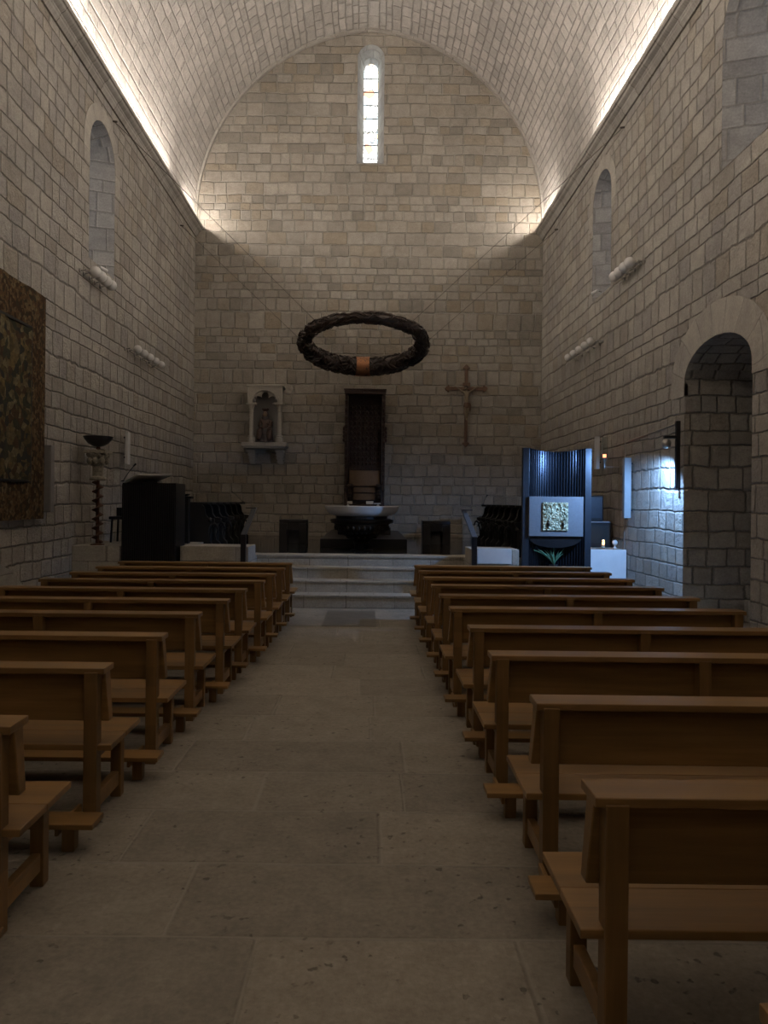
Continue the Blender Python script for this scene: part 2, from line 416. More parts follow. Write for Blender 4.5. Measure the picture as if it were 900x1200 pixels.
# left wall
wl = MB().box(XL-1.2, XL, YF-.8, YB+1.2, 0, 15).build('wall_left', 'wall'); cut(wl, [cL]); tag(wl, kind='structure')
# right wall with the arched recess
DC, DR, DS, DB_ = 9.93, .965, 3.48, .49
niche = MB().prism(arch_outline(DC, DR, -.01, DS, b=DB_), 'x', XR-.05, XR+1.75).build('cutter', 'wall')
wr = MB().box(XR, XR+2.4, YF-.8, YB+1.2, 0, 15).build('wall_right', 'wall'); cut(wr, [cR1, cR2, niche]); tag(wr, kind='structure')
wb = MB().box(XL-.3, XR+.3, YB, YB+1.1, 0, 15.2).build('wall_back', 'wall_back'); cut(wb, [cB]); tag(wb, kind='structure')
tag(MB().box(XL-.3, XR+.3, YF-.8, YF, 0, 15.2).build('wall_front', 'wall'), kind='structure')

# barrel vault, slightly pointed, as a shell with stone courses running along the nave
def vault():
    E = .43; R = HW+E; sec = [(HW, ZC1-.1), (HW, ZS)]
    a1 = math.acos(E/R); N = 26
    for k in range(1, N+1):
        a = a1*k/N; sec.append((-E+R*math.cos(a), ZS+R*math.sin(a)))
    half = sec
    full = [(CX+x, z) for x, z in half]+[(CX-x, z) for x, z in half[-2::-1]]
    L = [0.]
    for a, b in zip(full, full[1:]): L.append(L[-1]+math.dist(a, b))
    ny = 27; vs = []; uvs = []; fs = []
    ys = [YF+(YB+.15-YF)*j/(ny-1) for j in range(ny)]
    for y in ys:
        for (x, z), l in zip(full, L): vs.append((x, y, z)); uvs.append((y, l))
    n = len(full)
    for j in range(ny-1):
        for i in range(n-1): fs.append((j*n+i, j*n+i+1, (j+1)*n+i+1, (j+1)*n+i))
    me = bpy.data.meshes.new('ceiling'); me.from_pydata(vs, [], fs); me.update()
    lay = me.uv_layers.new(name='UVMap')
    for lp in me.loops: lay.data[lp.index].uv = uvs[lp.vertex_index]
    for p in me.polygons: p.use_smooth = True
    me.materials.append(M['vault'])
    o = bpy.data.objects.new('ceiling', me); COL.objects.link(o); tag(o, kind='structure')
    # narrow rib line where the vault meets the altar wall
    m = MB()
    inner = [(CX+(x-CX)*.988, ZS+(z-ZS)*.988 if z > ZS else z) for x, z in full]
    m.ring_band(full, inner, 'y', YB-.10, YB)
    tag(m.build('trim_3', 'trimstone', smooth=30), kind='structure')
vault()

# cornices: moulded stone shelf with a lamp trough behind its lip
def cornice(name, xw, s):
    # profile in (distance from wall, z)
    pr = [(0, ZC0), (.035, ZC0), (.05, ZC0+.03), (.075, ZC0+.055), (.08, ZC0+.09), (.095, ZC0+.105), (.10, ZC0+.125),
          (.135, ZC0+.14), (.165, ZC0+.165), (.18, ZC0+.20), (.205, ZC0+.205), (.215, ZC0+.235), (.215, ZC1), (.17, ZC1), (.165, ZC1-.035), (0, ZC1-.035)]
    poly = [(xw+s*a, z) for a, z in pr]
    o = MB().prism(poly, 'y', YF, YB-.02 if True else YB).build(name, 'trimstone', smooth=25); tag(o, kind='structure')
    me = o.data; lay = me.uv_layers['UVMap']; off = woff(o)
    for lp in me.loops:
        c = me.vertices[lp.vertex_index].co+off; lay.data[lp.index].uv = (c.y, .3)
cornice('trim_1', XL, 1); cornice('trim_2', XR, -1)
def strip(x, y0, y1, label):
    o = thing('light_strip', (x, (y0+y1)/2, ZC1-.035), label, 'strip light', 'strip lights hidden on the cornices')
    MB().box(x-.02, x+.02, y0, y1, ZC1-.035, ZC1+.022).build('base', 'metal', o)
    MB().tube([(x, y0, ZC1+.043), (x, y1, ZC1+.043)], .020, 8).build('tube', 'glow', o)
LW = 'warm strip light lying on the left cornice, '; RW = 'warm strip light lying on the right cornice, '
strip(XL+.13, -5.5, 17.3, LW+'the long run towards the viewer')
strip(XL+.13, 18.7, 19.75, LW+'the short piece at the altar wall')
strip(XR-.13, -5.5, 15.2, RW+'the long run towards the viewer')
strip(XR-.13, 18.5, 19.75, RW+'the short piece at the altar wall')

# arch surround of the recess, flush voussoirs a hand's breadth proud
no = 20
outer = [(DC-DR-.0, 3.1)]+[(DC+(DR+.46)*math.cos(PI-PI*k/no), DS+(DB_+.46)*math.sin(PI-PI*k/no)) for k in range(no+1)]+[(DC+DR, 3.1)]
outer[0] = (DC-DR-.46, 3.30); outer[-1] = (DC+DR+.46, 3.30)
inn = [(DC-DR, 3.30)]+[(DC+DR*math.cos(PI-PI*k/no), DS+DB_*math.sin(PI-PI*k/no)) for k in range(no+1)]+[(DC+DR, 3.30)]
ar = MB().ring_band(outer, inn, 'x', XR-.012, XR+.05).build('trim_4', 'voussoir'); tag(ar, kind='structure')
lay = ar.data.uv_layers['UVMap']; off = woff(ar)
for lp in ar.data.loops:
    c = ar.data.vertices[lp.vertex_index].co+off
    an = math.atan2(c.z-DS+.3, c.y-DC); lay.data[lp.index].uv = (math.dist((c.y, c.z), (DC, DS)), an*1.15)
tag(MB().box(XR+.9, XR+1.74, DC-DR+.9, DC+DR-.005, 0, .32).build('stone_ledge', 'slab', bevel=.01), 'low worn stone ledge inside the arched recess of the right wall', 'ledge')
# blocked low arch in the left wall
m = MB(); m.prism([(8.5-.9, 0), (8.5+1.85, 0)]+arc(8.98, 1.4, .02, n=16, b=.9), 'x', XL, XL+.02)
tag(m.build('trim_5', 'slab'), kind='structure')

# sanctuary: steps, polished floor, side platforms
st = thing('stone_steps', (-.1, 11.8, 0), 'four pale stone steps at the end of the aisle rising to the altar', 'steps')
SX0, SX1 = -1.93, 1.66; G = .004
ys = [11.8, 12.15, 12.5, 12.85, 13.35]; zs = [.21, .40, .585, .765]
for k in range(4):
    m = MB(); m.box(SX0, SX1, ys[k]+.02, ys[k+1]+.02 if k < 3 else ys[4], 0, zs[k]-.035)
    m.box(SX0, SX1, ys[k], ys[k+1]+.03 if k < 3 else ys[4]-G, zs[k]-.035, zs[k])
    m.build('step', 'slab', st, bevel=.006)
tag(MB().box(XL, XR, 13.352, YB, 0, .766).build('floor_sanctuary', 'dark_floor'), kind='structure')
tag(MB().box(-2.94, SX0-G, 12.75, 13.35, 0, .766).box(SX1+G, 3.74, 12.75, 13.35, 0, .766).build('floor_edging', 'slab'), kind='structure')
PZ = .95; FZ = .766

tag(MB().box(XL+G, -3.97, 11.86, 12.74, 0, PZ).build('stone_block', 'slab', bevel=.008), 'stone block under the iron spiral lamp by the left wall', 'stone block')
tag(MB().box(-3.04, SX0-G, 12.0, 12.74, 0, PZ).build('stone_block', 'slab', bevel=.008), 'low stone block between the ribbed lectern and the altar steps', 'stone block')
tag(MB().box(XL+G, -2.95, 12.75, 13.3, 0, PZ).build('choir_platform', 'slab', bevel=.008), 'raised stone platform behind the ribbed lectern, carrying the dark console', 'platform')
tag(MB().box(SX1+G, 2.44, 12.0, 12.74, 0, PZ).build('stone_block', 'slab', bevel=.008), 'stone block right of the altar steps beside the tabernacle', 'stone block')
tag(MB().box(3.75, XR-G, 13.3, 13.34, 0, .89).box(3.75, XR-G, 13.34, 15.2, .767, .89).build('stone_block', 'slab', bevel=.008), 'stone block carrying the votive candle and black cabinet by the right wall', 'stone block')
# pale capping slabs on the platform fronts
MBf = MB().box(1.76, 2.31, 11.97, 12.0, .72, .965)
tag(MBf.build('facing_slab', 'marble', bevel=.004), 'pale smooth slab facing the right platform beside the steps', 'stone slab')
tag(MB().box(-3.0, -2.05, 11.97, 12.0, .72, .955).build('facing_slab', 'slab', bevel=.004), 'beige slab facing the left platform between lectern and handrail post', 'stone slab')
tag(MB().box(3.92, 4.60, 13.22, 13.30, .0, .89).build('facing_slab', 'marble', bevel=.004), 'pale slab facing the block under the votive candle by the right wall', 'stone slab')
tag(MB().box(-.62, .12, 10.1, 11.55, 0, .004).build('grave_slab', 'tomb'), 'dark grave slab set in the aisle floor before the steps', 'slab')

# ------------------------------------------------------------------ pews
def make_pew():
    r = thing('pew', (0, 0, 0), 'x', 'pew', 'oak pews in rows on both sides of the aisle')
    def B(name, mat, bx, par=r, bev=.004):
        m = MB()
        for b in bx: m.box(*b)
        return m.build(name, mat, par, bevel=bev)
    B('top_rail', 'oak', [(-1.23, 1.23, -.005, .155, .788, .82)])
    m = MB(); m.hexa([(-1.24, .058, .53), (1.24, .058, .53), (1.24, .115, .53), (-1.24, .115, .53)],
                     [(-1.215, .06, .788), (1.215, .06, .788), (1.215, .14, .788), (-1.215, .14, .788)])
    m.build('backrest', 'oak', r, bevel=.005)
    B('seat', 'oak', [(-1.27, 1.27, .0, .245, .392, .422), (-1.27, 1.27, .247, .50, .392, .422)])
    B('apron', 'oak', [(-1.15, 1.15, .345, .375, .335, .392)])
    for x in (-1.165, 0, 1.165):
        B('rear_leg', 'oak_post', [(x-.035, x+.035, -.012, .058, 0, .80)])
        B('front_leg', 'oak_post', [(x-.03, x+.03, .385, .445, 0, .392)])
        B('side_rail', 'oak', [(x-.02, x+.02, .058, .385, .07, .15)])
        B('seat_rail', 'oak', [(x-.022, x+.022, .058, .385, .335, .392)])
    k = B('kneeler', 'oak', [(-1.30, 1.30, -.33, -.18, .125, .152)])
    for x in (-1.165, 0, 1.165):
        B('kneeler_leg', 'oak_post', [(x-.03, x+.03, -.285, -.225, 0, .125)], k)
        B('kneeler_arm', 'oak', [(x-.055, x-.036, -.31, -.014, .085, .125)], k)
    return r
pew = make_pew()
ORD = ['first', 'second', 'third', 'fourth', 'fifth', 'sixth', 'seventh', 'eighth', 'ninth', 'tenth', 'eleventh']
right = [(.645, 10.45), (.655, 9.64), (.66, 8.83), (.68, 8.02), (.685, 7.18), (.69, 6.33), (.722, 5.37), (.72, 4.44), (.75, 3.42), (.69, 2.38), (.70, 1.31)]
left = [(-1.07, 10.62), (-1.09, 9.83), (-1.11, 9.04), (-1.135, 8.25), (-1.205, 7.46), (-1.23, 6.67), (-1.30, 5.86), (-1.32, 4.93), (-1.365, 4.01), (-1.37, 3.01)]
first = True
for lst, side, s in ((right, 'right', 1), (left, 'left', -1)):
    for i, (x, y) in enumerate(lst):
        lab = 'oak pew %s of the aisle, %s row counted from the altar steps' % (side, ORD[i])
        loc = (x+s*1.23, y-.155, 0); rz = random.uniform(-.004, .004)-(.003 if s > 0 else 0)
        if first: pew.location = loc; pew['label'] = lab; pew.rotation_euler.z = rz; first = False
        else: dup(pew, loc, lab, rz)

# ------------------------------------------------------------------ wreath hanging over the altar
def wreath():
    c = Vector((ax(426.3, 403, 16), 16, az(426.3, 403, 16))); R = 1.27; T = math.radians(12)
    r = thing('hanging_wreath', tuple(c), 'huge dark woven ring hanging on wires above the altar', 'wreath')
    def P(a, rad, ph):   # a=0 at +x ; a=90deg is the far side
        rr = R+rad*math.cos(ph)
        x = rr*math.cos(a); y = rr*math.sin(a); z = rad*math.sin(ph)
        # near edge up
        return c+Vector((x, y*math.cos(T)+z*math.sin(T), -y*math.sin(T)+z*math.cos(T)))
    rad = lambda a: .155+.045*math.sin(a)
    m = MB(); n = 96; k = 12; vs = []; fs = []
    for i in range(n):
        a = 2*PI*i/n
        for j in range(k): vs.append(P(a, rad(a)*.86, 2*PI*j/k))
    for i in range(n):
        for j in range(k): fs.append((i*k+j, i*k+(j+1) % k, ((i+1) % n)*k+(j+1) % k, ((i+1) % n)*k+j))
    m.add(vs, fs); 
    rnd = random.Random(3)
    for q in range(760):
        a0 = rnd.uniform(0, 2*PI); ln = rnd.uniform(.10, .26); ph = rnd.uniform(0, 2*PI); tw = rnd.choice((-1, 1))*rnd.uniform(.3, 1.6)
        pts = []; rs = []
        for j in range(7):
            u = j/6; a = a0+ln*u
            pts.append(P(a, rad(a)*(.86+.17*math.sin(PI*u))+.014*math.sin(u*9+q), ph+tw*u)); rs.append(.017*(.4+math.sin(PI*u)*.65))
        m.tube(pts, rs, 5)
    m.build('woven_branches', 'twig', r, smooth=50)
    m = MB(); vs = []; fs = []; n = 8; k = 20; a0 = PI/2+.02
    for i in range(n):
        a = a0-.135+.27*i/(n-1)
        for j in range(k): vs.append(P(a, rad(a)*1.13, 2*PI*j/k))
    for i in range(n-1):
        for j in range(k): fs.append((i*k+j, i*k+(j+1) % k, (i+1)*k+(j+1) % k, (i+1)*k+j))
    fs += [tuple(range(k)), tuple((n-1)*k+j for j in range(k))[::-1]]
    m.add(vs, fs); tag(m.build('band', 'copper', r, smooth=40), 'copper band round the ring')
    for hook, a in (((XR-.02, 13.62, 8.62), math.radians(-42)), ((XR-.02, 18.4, 8.5), math.radians(12)), ((XL+.02, 13.56, 8.6), math.radians(222)), ((XL+.02, 18.4, 8.5), math.radians(168))):
        p = P(a, rad(a)*.9, PI/3)
        MB().tube([hook, tuple(p)], .006, 6).build('cable', 'wire', r)
        sg = 1 if hook[0] > 0 else -1
        MB().tube([(hook[0]+sg*.03, hook[1], hook[2]), (hook[0]-sg*.06, hook[1], hook[2]-.01)], .018, 8).build('hook', 'wire', r)
wreath()

# ------------------------------------------------------------------ globe lamp bars
def globe_bar(name_side, xw, s, ys, z, rad, label):
    off = .20
    r = thing('globe_lamp_bar', (xw, (ys[0]+ys[-1])/2, z-.1), label, 'wall lamp', 'bars of metal globes on the side walls')
    MB().tube([(xw+s*.10, ys[0]-.18, z-.02), (xw+s*.10, ys[-1]+.05, z-.02)], .014, 8).build('rail', 'metal', r)
    for y in [ys[0]-.17]+ys:
        m = MB(); m.lathe([(.035, 0), (.035, .02), (.012, .03)], (xw if s > 0 else xw, y, z-.03), 14, axis='x') if s > 0 else m.lathe([(.012, -.03), (.035, -.02), (.035, 0)], (xw, y, z-.03), 14, axis='x')
        m.tube([(xw, y, z-.03), (xw+s*.10, y, z-.02)], .012, 8)
        m.build('bracket', 'metal', r, smooth=40)
    for y in ys:
        m = MB(); m.ball((xw+s*off, y, z), rad, 24, 14); m.tube([(xw+s*.08, y, z-.02), (xw+s*(off-rad*.8), y, z)], .02, 8)
        g = m.build('globe', 'globe', r, smooth=50)
globe_bar('l', XL, 1, [14.5+.41*k for k in range(5)], 4.63, .080, 'bar of five grey globes on the left wall, nearer the altar')
globe_bar('l', XL, 1, [12.24+.25*k for k in range(4)], 5.44, .092, 'bar of four crowded grey globes under the left wall niche')
globe_bar('r', XR, -1, [14.9+.42*k for k in range(5)], 4.97, .080, 'bar of five grey globes on the right wall, nearer the altar')
globe_bar('r', XR, -1, [12.7+.265*k for k in range(4)], 5.84, .095, 'bar of four grey globes high on the right wall under the arched window')
def small_spot(x, y, z, s, label):
    r = thing('small_spotlight', (x, y, z), label, 'spotlight')
    MB().tube([(x, y, z), (x+s*.10, y+.02, z+.03)], .008, 6).build('arm', 'wire', r)
    MB().tube([(x+s*.08, y, z+.03), (x+s*.16, y+.12, z+.0)], [.028, .034], 12).build('head', 'white', r)
small_spot(XL, 12.75, az(122, 312, 12.6), 1, 'tiny white spotlight above the crowded globes on the left wall')
small_spot(XR, 14.85, az(699, 343, 14.9), -1, 'tiny white spotlight on the right wall between the globe bars')

# ------------------------------------------------------------------ tapestry and speakers
def tapestry():
    x = XL+.10; y0, y1 = 6.6, 10.6; z0, z1 = 1.41, 4.56
    r = thing('tapestry', (XL, (y0+y1)/2, z0), 'dark old woven tapestry with figured border hanging on the left wall', 'tapestry')
    def sheet(ya, yb, za, zb, xx, name, mat, th=.02):
        n = 28; vs = []; fs = []
        for i in range(n+1):
            y = ya+(yb-ya)*i/n; w = .012*math.sin(y*7)+.006*math.sin(y*17)
            for z in (za, zb):
                for d in (0, th): vs.append((xx+w+d, y, z))
        for i in range(n):
            a = i*4; b = a+4
            fs += [(a+1, b+1, b+3, a+3), (a, a+2, b+2, b), (a+2, a+3, b+3, b+2), (a, b, b+1, a+1)]
        fs += [(0, 1, 3, 2), (n*4, n*4+2, n*4+3, n*4+1)]
        return MB().add(vs, fs).build(name, mat, r, smooth=40)
    sheet(y0, y1, z0, z1, x, 'border', 'tap_border')
    sheet(y0+.48, y1-.52, z0+.52, z1-.55, x+.012, 'field', 'tap_field')
    m = MB()
    for z in (z0+.50, z1-.56): m.box(x+.02, x+.045, y0+.46, y1-.50, z, z+.035)
    for y in (y0+.46, y1-.52): m.box(x+.02, x+.045, y, y+.025, z0+.5, z1-.53)
    m.build('inner_edging', 'black_wood', r)
    MB().tube([(XL+.06, y0, z1+.01), (XL+.06, y1, z1+.01)], .02, 8).build('hanging_rod', 'carved', r)
tapestry()
def speaker(x0, x1, y0, y1, z0, z1, mat, label, s):
    r = thing('column_speaker', ((x0+x1)/2, (y0+y1)/2, z0), label, 'loudspeaker', 'slim column loudspeakers on the side walls')
    MB().box(x0, x1, y0, y1, z0, z1).build('body', mat, r, bevel=.008)
    MB().box(x0+.012, x1-.012, y0-.006, y0, z0+.03, z1-.03).build('grille', mat, r)
    xb = x0-.03 if s > 0 else x1+.03
    for z in (z0+.12, z1-.12): MB().box(min(xb, (x0+x1)/2), max(xb, (x0+x1)/2), y0+.03, y1-.02, z, z+.03).build('wall_bracket', 'black', r)
speaker(XL+.03, XL+.15, 10.72, 10.84, 1.50, 2.47, 'grey_enamel', 'slim grey column loudspeaker beside the tapestry on the left wall', 1)
speaker(XL+.10, XL+.16, 14.1, 14.24, 2.36, 2.98, 'white', 'slim white column loudspeaker on the left wall above the lectern', 1)
speaker(XR-.17, XR-.10, 14.55, 14.68, 2.39, 3.03, 'white', 'slim white column loudspeaker on the right wall beside the glass lamp', -1)
speaker(XR-.16, XR-.04, 12.95, 13.07, 1.46, 2.52, 'pale_blue', 'tall pale column loudspeaker on the right wall, lit blue', -1)

# ------------------------------------------------------------------ torchere
def torchere():
    x, y, z = ax(114, 640, 12.1), 12.1, PZ
    r = thing('floor_lamp', (x, y, z), 'tall iron lamp with spiral post, old stone capital and black bowl', 'lamp')
    m = MB(); m.lathe([(.11, 0), (.11, .015), (.03, .03)], (x, y, z), 20); m.tube([(x, y, z+.02), (x, y, z+1.07)], .027, 10); m.build('post', 'rust', r, smooth=40)
    m = MB(); vs = []; n = 150; H = 1.0
    for i in range(n+1):
        a = 2*PI*6.7*i/n; zz = z+.04+H*i/n; w = .092
        c_, s_ = math.cos(a), math.sin(a)
        vs += [(x+.022*c_, y+.022*s_, zz-.02), (x+.022*c_, y+.022*s_, zz+.03), (x+w*c_, y+w*s_, zz)]
    m.add(vs, [f for i in range(n) for f in ((i*3, i*3+2, i*3+5, i*3+3), (i*3+2, i*3+1, i*3+4, i*3+5))]+[(0, 1, 2), (n*3, n*3+2, n*3+1)])
    m.build('spiral_fin', 'rust', r, smooth=50)
    m = MB(); m.lathe([(.12, 1.05), (.135, 1.07), (.125, 1.10), (.085, 1.12), (.085, 1.27), (.10, 1.30), (.135, 1.33)], (x, y, z), 20)
    # carved bell with leaf lobes and square abacus
    m.lathe([(.11, 1.32), (.15, 1.37), (.13, 1.40), (.165, 1.45), (.15, 1.50)], (x, y, z), 8)
    for k in range(8):
        a = PI/4*k; m.ball((x+.14*math.cos(a), y+.14*math.sin(a), z+1.37), .045, 10, 6, sz=1.3)
        m.ball((x+.145*math.cos(a+.4), y+.145*math.sin(a+.4), z+1.47), .04, 10, 6, sz=1.2)
    m.box(x-.175, x+.175, y-.175, y+.175, z+1.49, z+1.545)
    m.build('capital', 'aged_stone', r, bevel=.006, smooth=50)
    MB().ball((x, y, z+1.575), .035, 14, 10).build('joint', 'rust', r, smooth=True)
    m = MB(); m.lathe([(.03, 1.60), (.08, 1.61), (.16, 1.655), (.215, 1.72), (.236, 1.765), (.228, 1.765), (.205, 1.72), (.15, 1.67), (.06, 1.63), (.0001, 1.63)], (x, y, z), 36)
    m.build('bowl', 'black', r, smooth=40)
torchere()

# ------------------------------------------------------------------ lectern
def lectern():
    x0, x1, y0, y1 = -3.94, -3.09, 11.86, 12.5
    r = thing('lectern', ((x0+x1)/2, 12.1, 0), 'black ribbed lectern with tilted pale book plate on the left', 'lectern')
    m = MB(); zt = az(175, 566, 11.9)
    N = 34
    for k in range(N):
        a = x0+(x1-x0)*k/N; m.box(a, a+(x1-x0)/N*.55, y0, y0+.03, 0, zt-.02)
    m.box(x0, x1, y0+.03, y1, 0, zt)
    m.build('body', 'black', r)
    MB().box(x0-.16, x0-.0, 12.76, 12.86, PZ, zt).build('side_panel', 'black', r, bevel=.004)
    h = [(ax(161, 554, 11.85), 11.85, 2.115), (ax(202, 555, 11.85), 11.85, 2.115), (ax(178, 566, 12.4), 12.4, 1.985), (ax(144, 566, 12.4), 12.4, 1.985)]
    m = MB(); m.hexa([(a, b, c-.03) for a, b, c in h], h); m.build('book_plate', 'white', r, bevel=.003)
    m = MB(); m.box(-3.62, -3.42, 12.0, 12.3, zt-.01, 2.0); m.build('plate_support', 'black', r)
lectern()
def mic(base, tip, label, mid=None):
    r = thing('microphone', base, label, 'microphone')
    b, t_ = Vector(base), Vector(tip); mm = Vector(mid) if mid else (b+t_)/2+Vector((0, 0, .03))
    pts = [b.lerp(mm, k/5).lerp(mm.lerp(t_, k/5), k/5) for k in range(6)]
    MB().tube(pts, .006, 6).build('gooseneck', 'black', r, smooth=40)
    d = (t_-mm).normalized(); MB().tube([t_-d*.01, t_+d*.05], [.010, .015], 10).build('capsule', 'black', r, smooth=40)
    MB().lathe([(.03, 0), (.03, .012), (.008, .02)], base, 14).build('foot', 'black', r)
mic((ax(144, 565, 12.3), 12.3, 1.995), at(157, 546, 12.3), 'thin black gooseneck microphone at the lectern plate')

# low black chair behind the lectern
def stool_chair(x, y, z):
    r = thing('chair', (x, y, z), 'small black chair half hidden behind the ribbed lectern', 'chair')
    MB().box(x-.2, x+.2, y-.2, y+.2, z+.40, z+.45).build('seat', 'black', r, bevel=.01)
    for a in (-.17, .17):
        for b in (-.17, .17): MB().tube([(x+a, y+b, z), (x+a*.9, y+b*.9, z+.4)], .018, 8).build('leg', 'black', r)
    m = MB()
    for i in range(9):
        a = -.19+.38*i/9; m.box(a+x, a+x+.042, y+.17+.03*math.cos(a*8), y+.2+.03*math.cos(a*8), z+.42, z+.60)
    m.build('backrest', 'black', r)
stool_chair(-4.28, 13.0, PZ)

# ------------------------------------------------------------------ choir stalls
def make_stall():
    """faces +x, depth .55, width .62 along y"""
    r = thing('choir_stall', (0, 0, 0), 'x', 'choir stall', 'dark choir stalls')
    for y in (-.31, .27):
        prof = [(-.28, 0), (.27, 0), (.27, .10), (.20, .16), (.17, .30), (.20, .40), (.28, .45), (.28, .49), (.17, .50), (.12, .56), (.10, .66), (.06, .70), (-.28, .70)]
        MB().prism(prof, 'y', y, y+.04).build('side_panel', 'black_wood', r, bevel=.006)
    MB().box(-.28, -.24, -.27, .27, 0, .70).build('back_panel', 'black_wood', r)
    MB().box(-.24, .16, -.265, .265, .36, .39).build('seat', 'black_wood', r, bevel=.008)
    MB().box(-.24, .12, -.265, .265, 0, .36).build('seat_box', 'black_wood', r)
    MB().prism([(-.02, -.30), (.14, -.28), (.20, -.12), (.22, .12), (.16, .28), (-.02, .31), (-.29, .31), (-.29, -.31)], 'z', .70, .735).build('arm_cap', 'black_wood', r, bevel=.01)
    m = MB(); pts = [(.30-.10*math.cos(u*PI/8)*.9, 0, .12+.30*math.sin(u*PI/8)) for u in range(0, 7)]
    m.tube([(p[0]-.02, -.29, p[2]) for p in pts], .02, 8)
    m.build('carved_elbow', 'black_wood', r, smooth=40)
    m = MB(); m.ball((.20, -.29, .47), .04, 12, 8); m.build('knob', 'black_wood', r, smooth=True)
    for ch in r.children:
        ch.data.transform(Matrix.Scale(1.22, 4, (0, 0, 1)))
    return r
proto = make_stall()
ll = ['nearest the lectern', 'second from the lectern', 'third from the lectern', 'fourth from the lectern', 'fifth from the lectern', 'farthest back by the altar wall']
for k in range(6):
    loc = (-3.05, 13.66+.65*k, FZ); lab = 'dark wooden choir stall in the left row, '+ll[k]
    if k == 0: proto.location = loc; proto['label'] = lab
    else: dup(proto, loc, lab)
for k in range(7):
    dup(proto, (2.80, 13.1+.65*k, FZ), 'dark wooden choir stall in the right row, '+['nearest the tabernacle', 'second from the tabernacle', 'third from the tabernacle', 'fourth from the tabernacle', 'fifth from the tabernacle', 'sixth from the tabernacle', 'farthest back by the altar wall'][k], PI)
# organ-like console between lectern and stalls
def console():
    x0, x1 = -3.72, -2.95; y0 = 12.86
    r = thing('console', ((x0+x1)/2, y0, PZ), 'dark closed wooden console between the lectern and the left stalls', 'cabinet')
    MB().box(x0, x1-.15, y0-.08, y0+.06, PZ, 1.72).build('body', 'black_wood', r, bevel=.008)
    MB().box(x0-.03, x1-.1, y0-.1, y0+.08, 1.72, 1.76).build('top', 'black_wood', r, bevel=.01)
    MB().hexa([(x0+.05, y0-.08, 1.76), (x1-.2, y0-.08, 1.76), (x1-.2, y0+.05, 1.76), (x0+.05, y0+.05, 1.76)],
              [(x0+.05, y0-.08, 1.775), (x1-.15, y0-.08, 1.80), (x1-.15, y0+.05, 1.80), (x0+.05, y0+.05, 1.775)]).build('lid', 'black_wood', r)
console()
# slanted handrail posts at both edges of the platforms
def rail_post(px, s, label):
    x = px; y = 11.9
    r = thing('handrail_post', (x, y, 0), label, 'handrail post', 'slanted handrail posts at the altar steps')
    MB().box(x-.04, x+.04, y-.04, y+.04, 0, 1.155).build('post', 'black', r, bevel=.003)
    a = .17*s
    MB().hexa([(x-.04, y-.03, 1.155), (x+.04, y-.03, 1.155), (x+.04, y+.05, 1.155), (x-.04, y+.05, 1.155)],
              [(x+a-.035, y-.03, 1.575), (x+a+.035, y-.03, 1.575), (x+a+.035, y+.05, 1.575), (x+a-.035, y+.05, 1.575)]).build('slanted_arm', 'panel', r, bevel=.003)
    MB().box(x+a-(.13 if s > 0 else .03), x+a+(.03 if s > 0 else .13), y-.06, y+.10, 1.575, 1.59).build('tray', 'black', r)
rail_post(-2.0, 1, 'black post with slanted grey arm left of the altar steps')
rail_post(1.70, -1, 'black post with slanted grey arm right of the altar steps')
mic((-2.86, 16.9, FZ+.897), at(273, 577, 16.3), 'thin gooseneck microphone over the left choir stalls')
mic((2.62, 17.0, FZ+.897), at(570, 582, 17.), 'thin gooseneck microphone over the right choir stalls')

# ------------------------------------------------------------------ altar
FZ = .766
def altar():
    x, y = ax(424, 600, 14.3), 14.3; zt = az(424, 593, 14.3)
    r = thing('altar', (x, y, FZ), 'round altar, white marble disc on a carved dark bronze bowl', 'altar')
    R = .715
    m = MB(); m.lathe([(.0001, zt-.19), (.50, zt-.19), (.60, zt-.165), (.67, zt-.11), (R-.01, zt-.03), (R, zt-.012), (R-.005, zt), (.0001, zt)], (x, y, 0), 64)
    m.build('table_top', 'marble', r, smooth=35)
    m = MB(); m.lathe([(.0001, zt-.24), (.50, zt-.24), (.50, zt-.19), (.0001, zt-.19)], (x, y, 0), 32); m.build('neck', 'black', r)
    q = zt-.29
    m = MB(); m.lathe([(.0001, q+.05), (.55, q+.05), (.615, q+.02), (.60, q-.01), (.55, q-.045), (.53, q-.05), (.52, q-.09), (.47, q-.19), (.38, q-.25), (.27, q-.30), (.19, q-.36), (.15, q-.40), (.16, q-.42), (.13, q-.44)], (x, y, 0), 48)
    for k in range(30):   # leaf and figure carving in relief
        a = 2*PI*k/30; m.ball((x+.50*math.cos(a), y+.50*math.sin(a), q-.12), .032, 8, 6, sz=1.7)
        a += .1; m.ball((x+.42*math.cos(a), y+.42*math.sin(a), q-.21), .026, 8, 6, sz=1.4)
    for k in range(14):
        a = 2*PI*k/14; m.ball((x+.27*math.cos(a), y+.27*math.sin(a), q-.29), .03, 8, 6, sz=1.5)
    m.build('carved_bowl', 'dark_bronze', r, smooth=50)
    m = MB(); m.lathe([(.15, q-.42), (.13, q-.45), (.13, FZ+.02), (.22, FZ+.015), (.22, FZ)], (x, y, 0), 28); m.build('stem', 'black', r, smooth=40)
    for px in (407.5, 443):
        X = ax(px, 592, y); o = thing('candle_holder', (X, y+.1, zt), 'tiny white candle dish on the %s of the round altar' % ('left' if px < 420 else 'right'), 'candle holder')
        MB().lathe([(.025, 0), (.03, .004), (.028, .016), (.012, .018), (.012, .03)], (X, y+.1, zt), 16).build('dish', 'white', o, smooth=40)
        MB().tube([(X, y+.1, zt+.03), (X, y+.1, zt+.036)], .002, 6).build('wick', 'black', o)
altar()
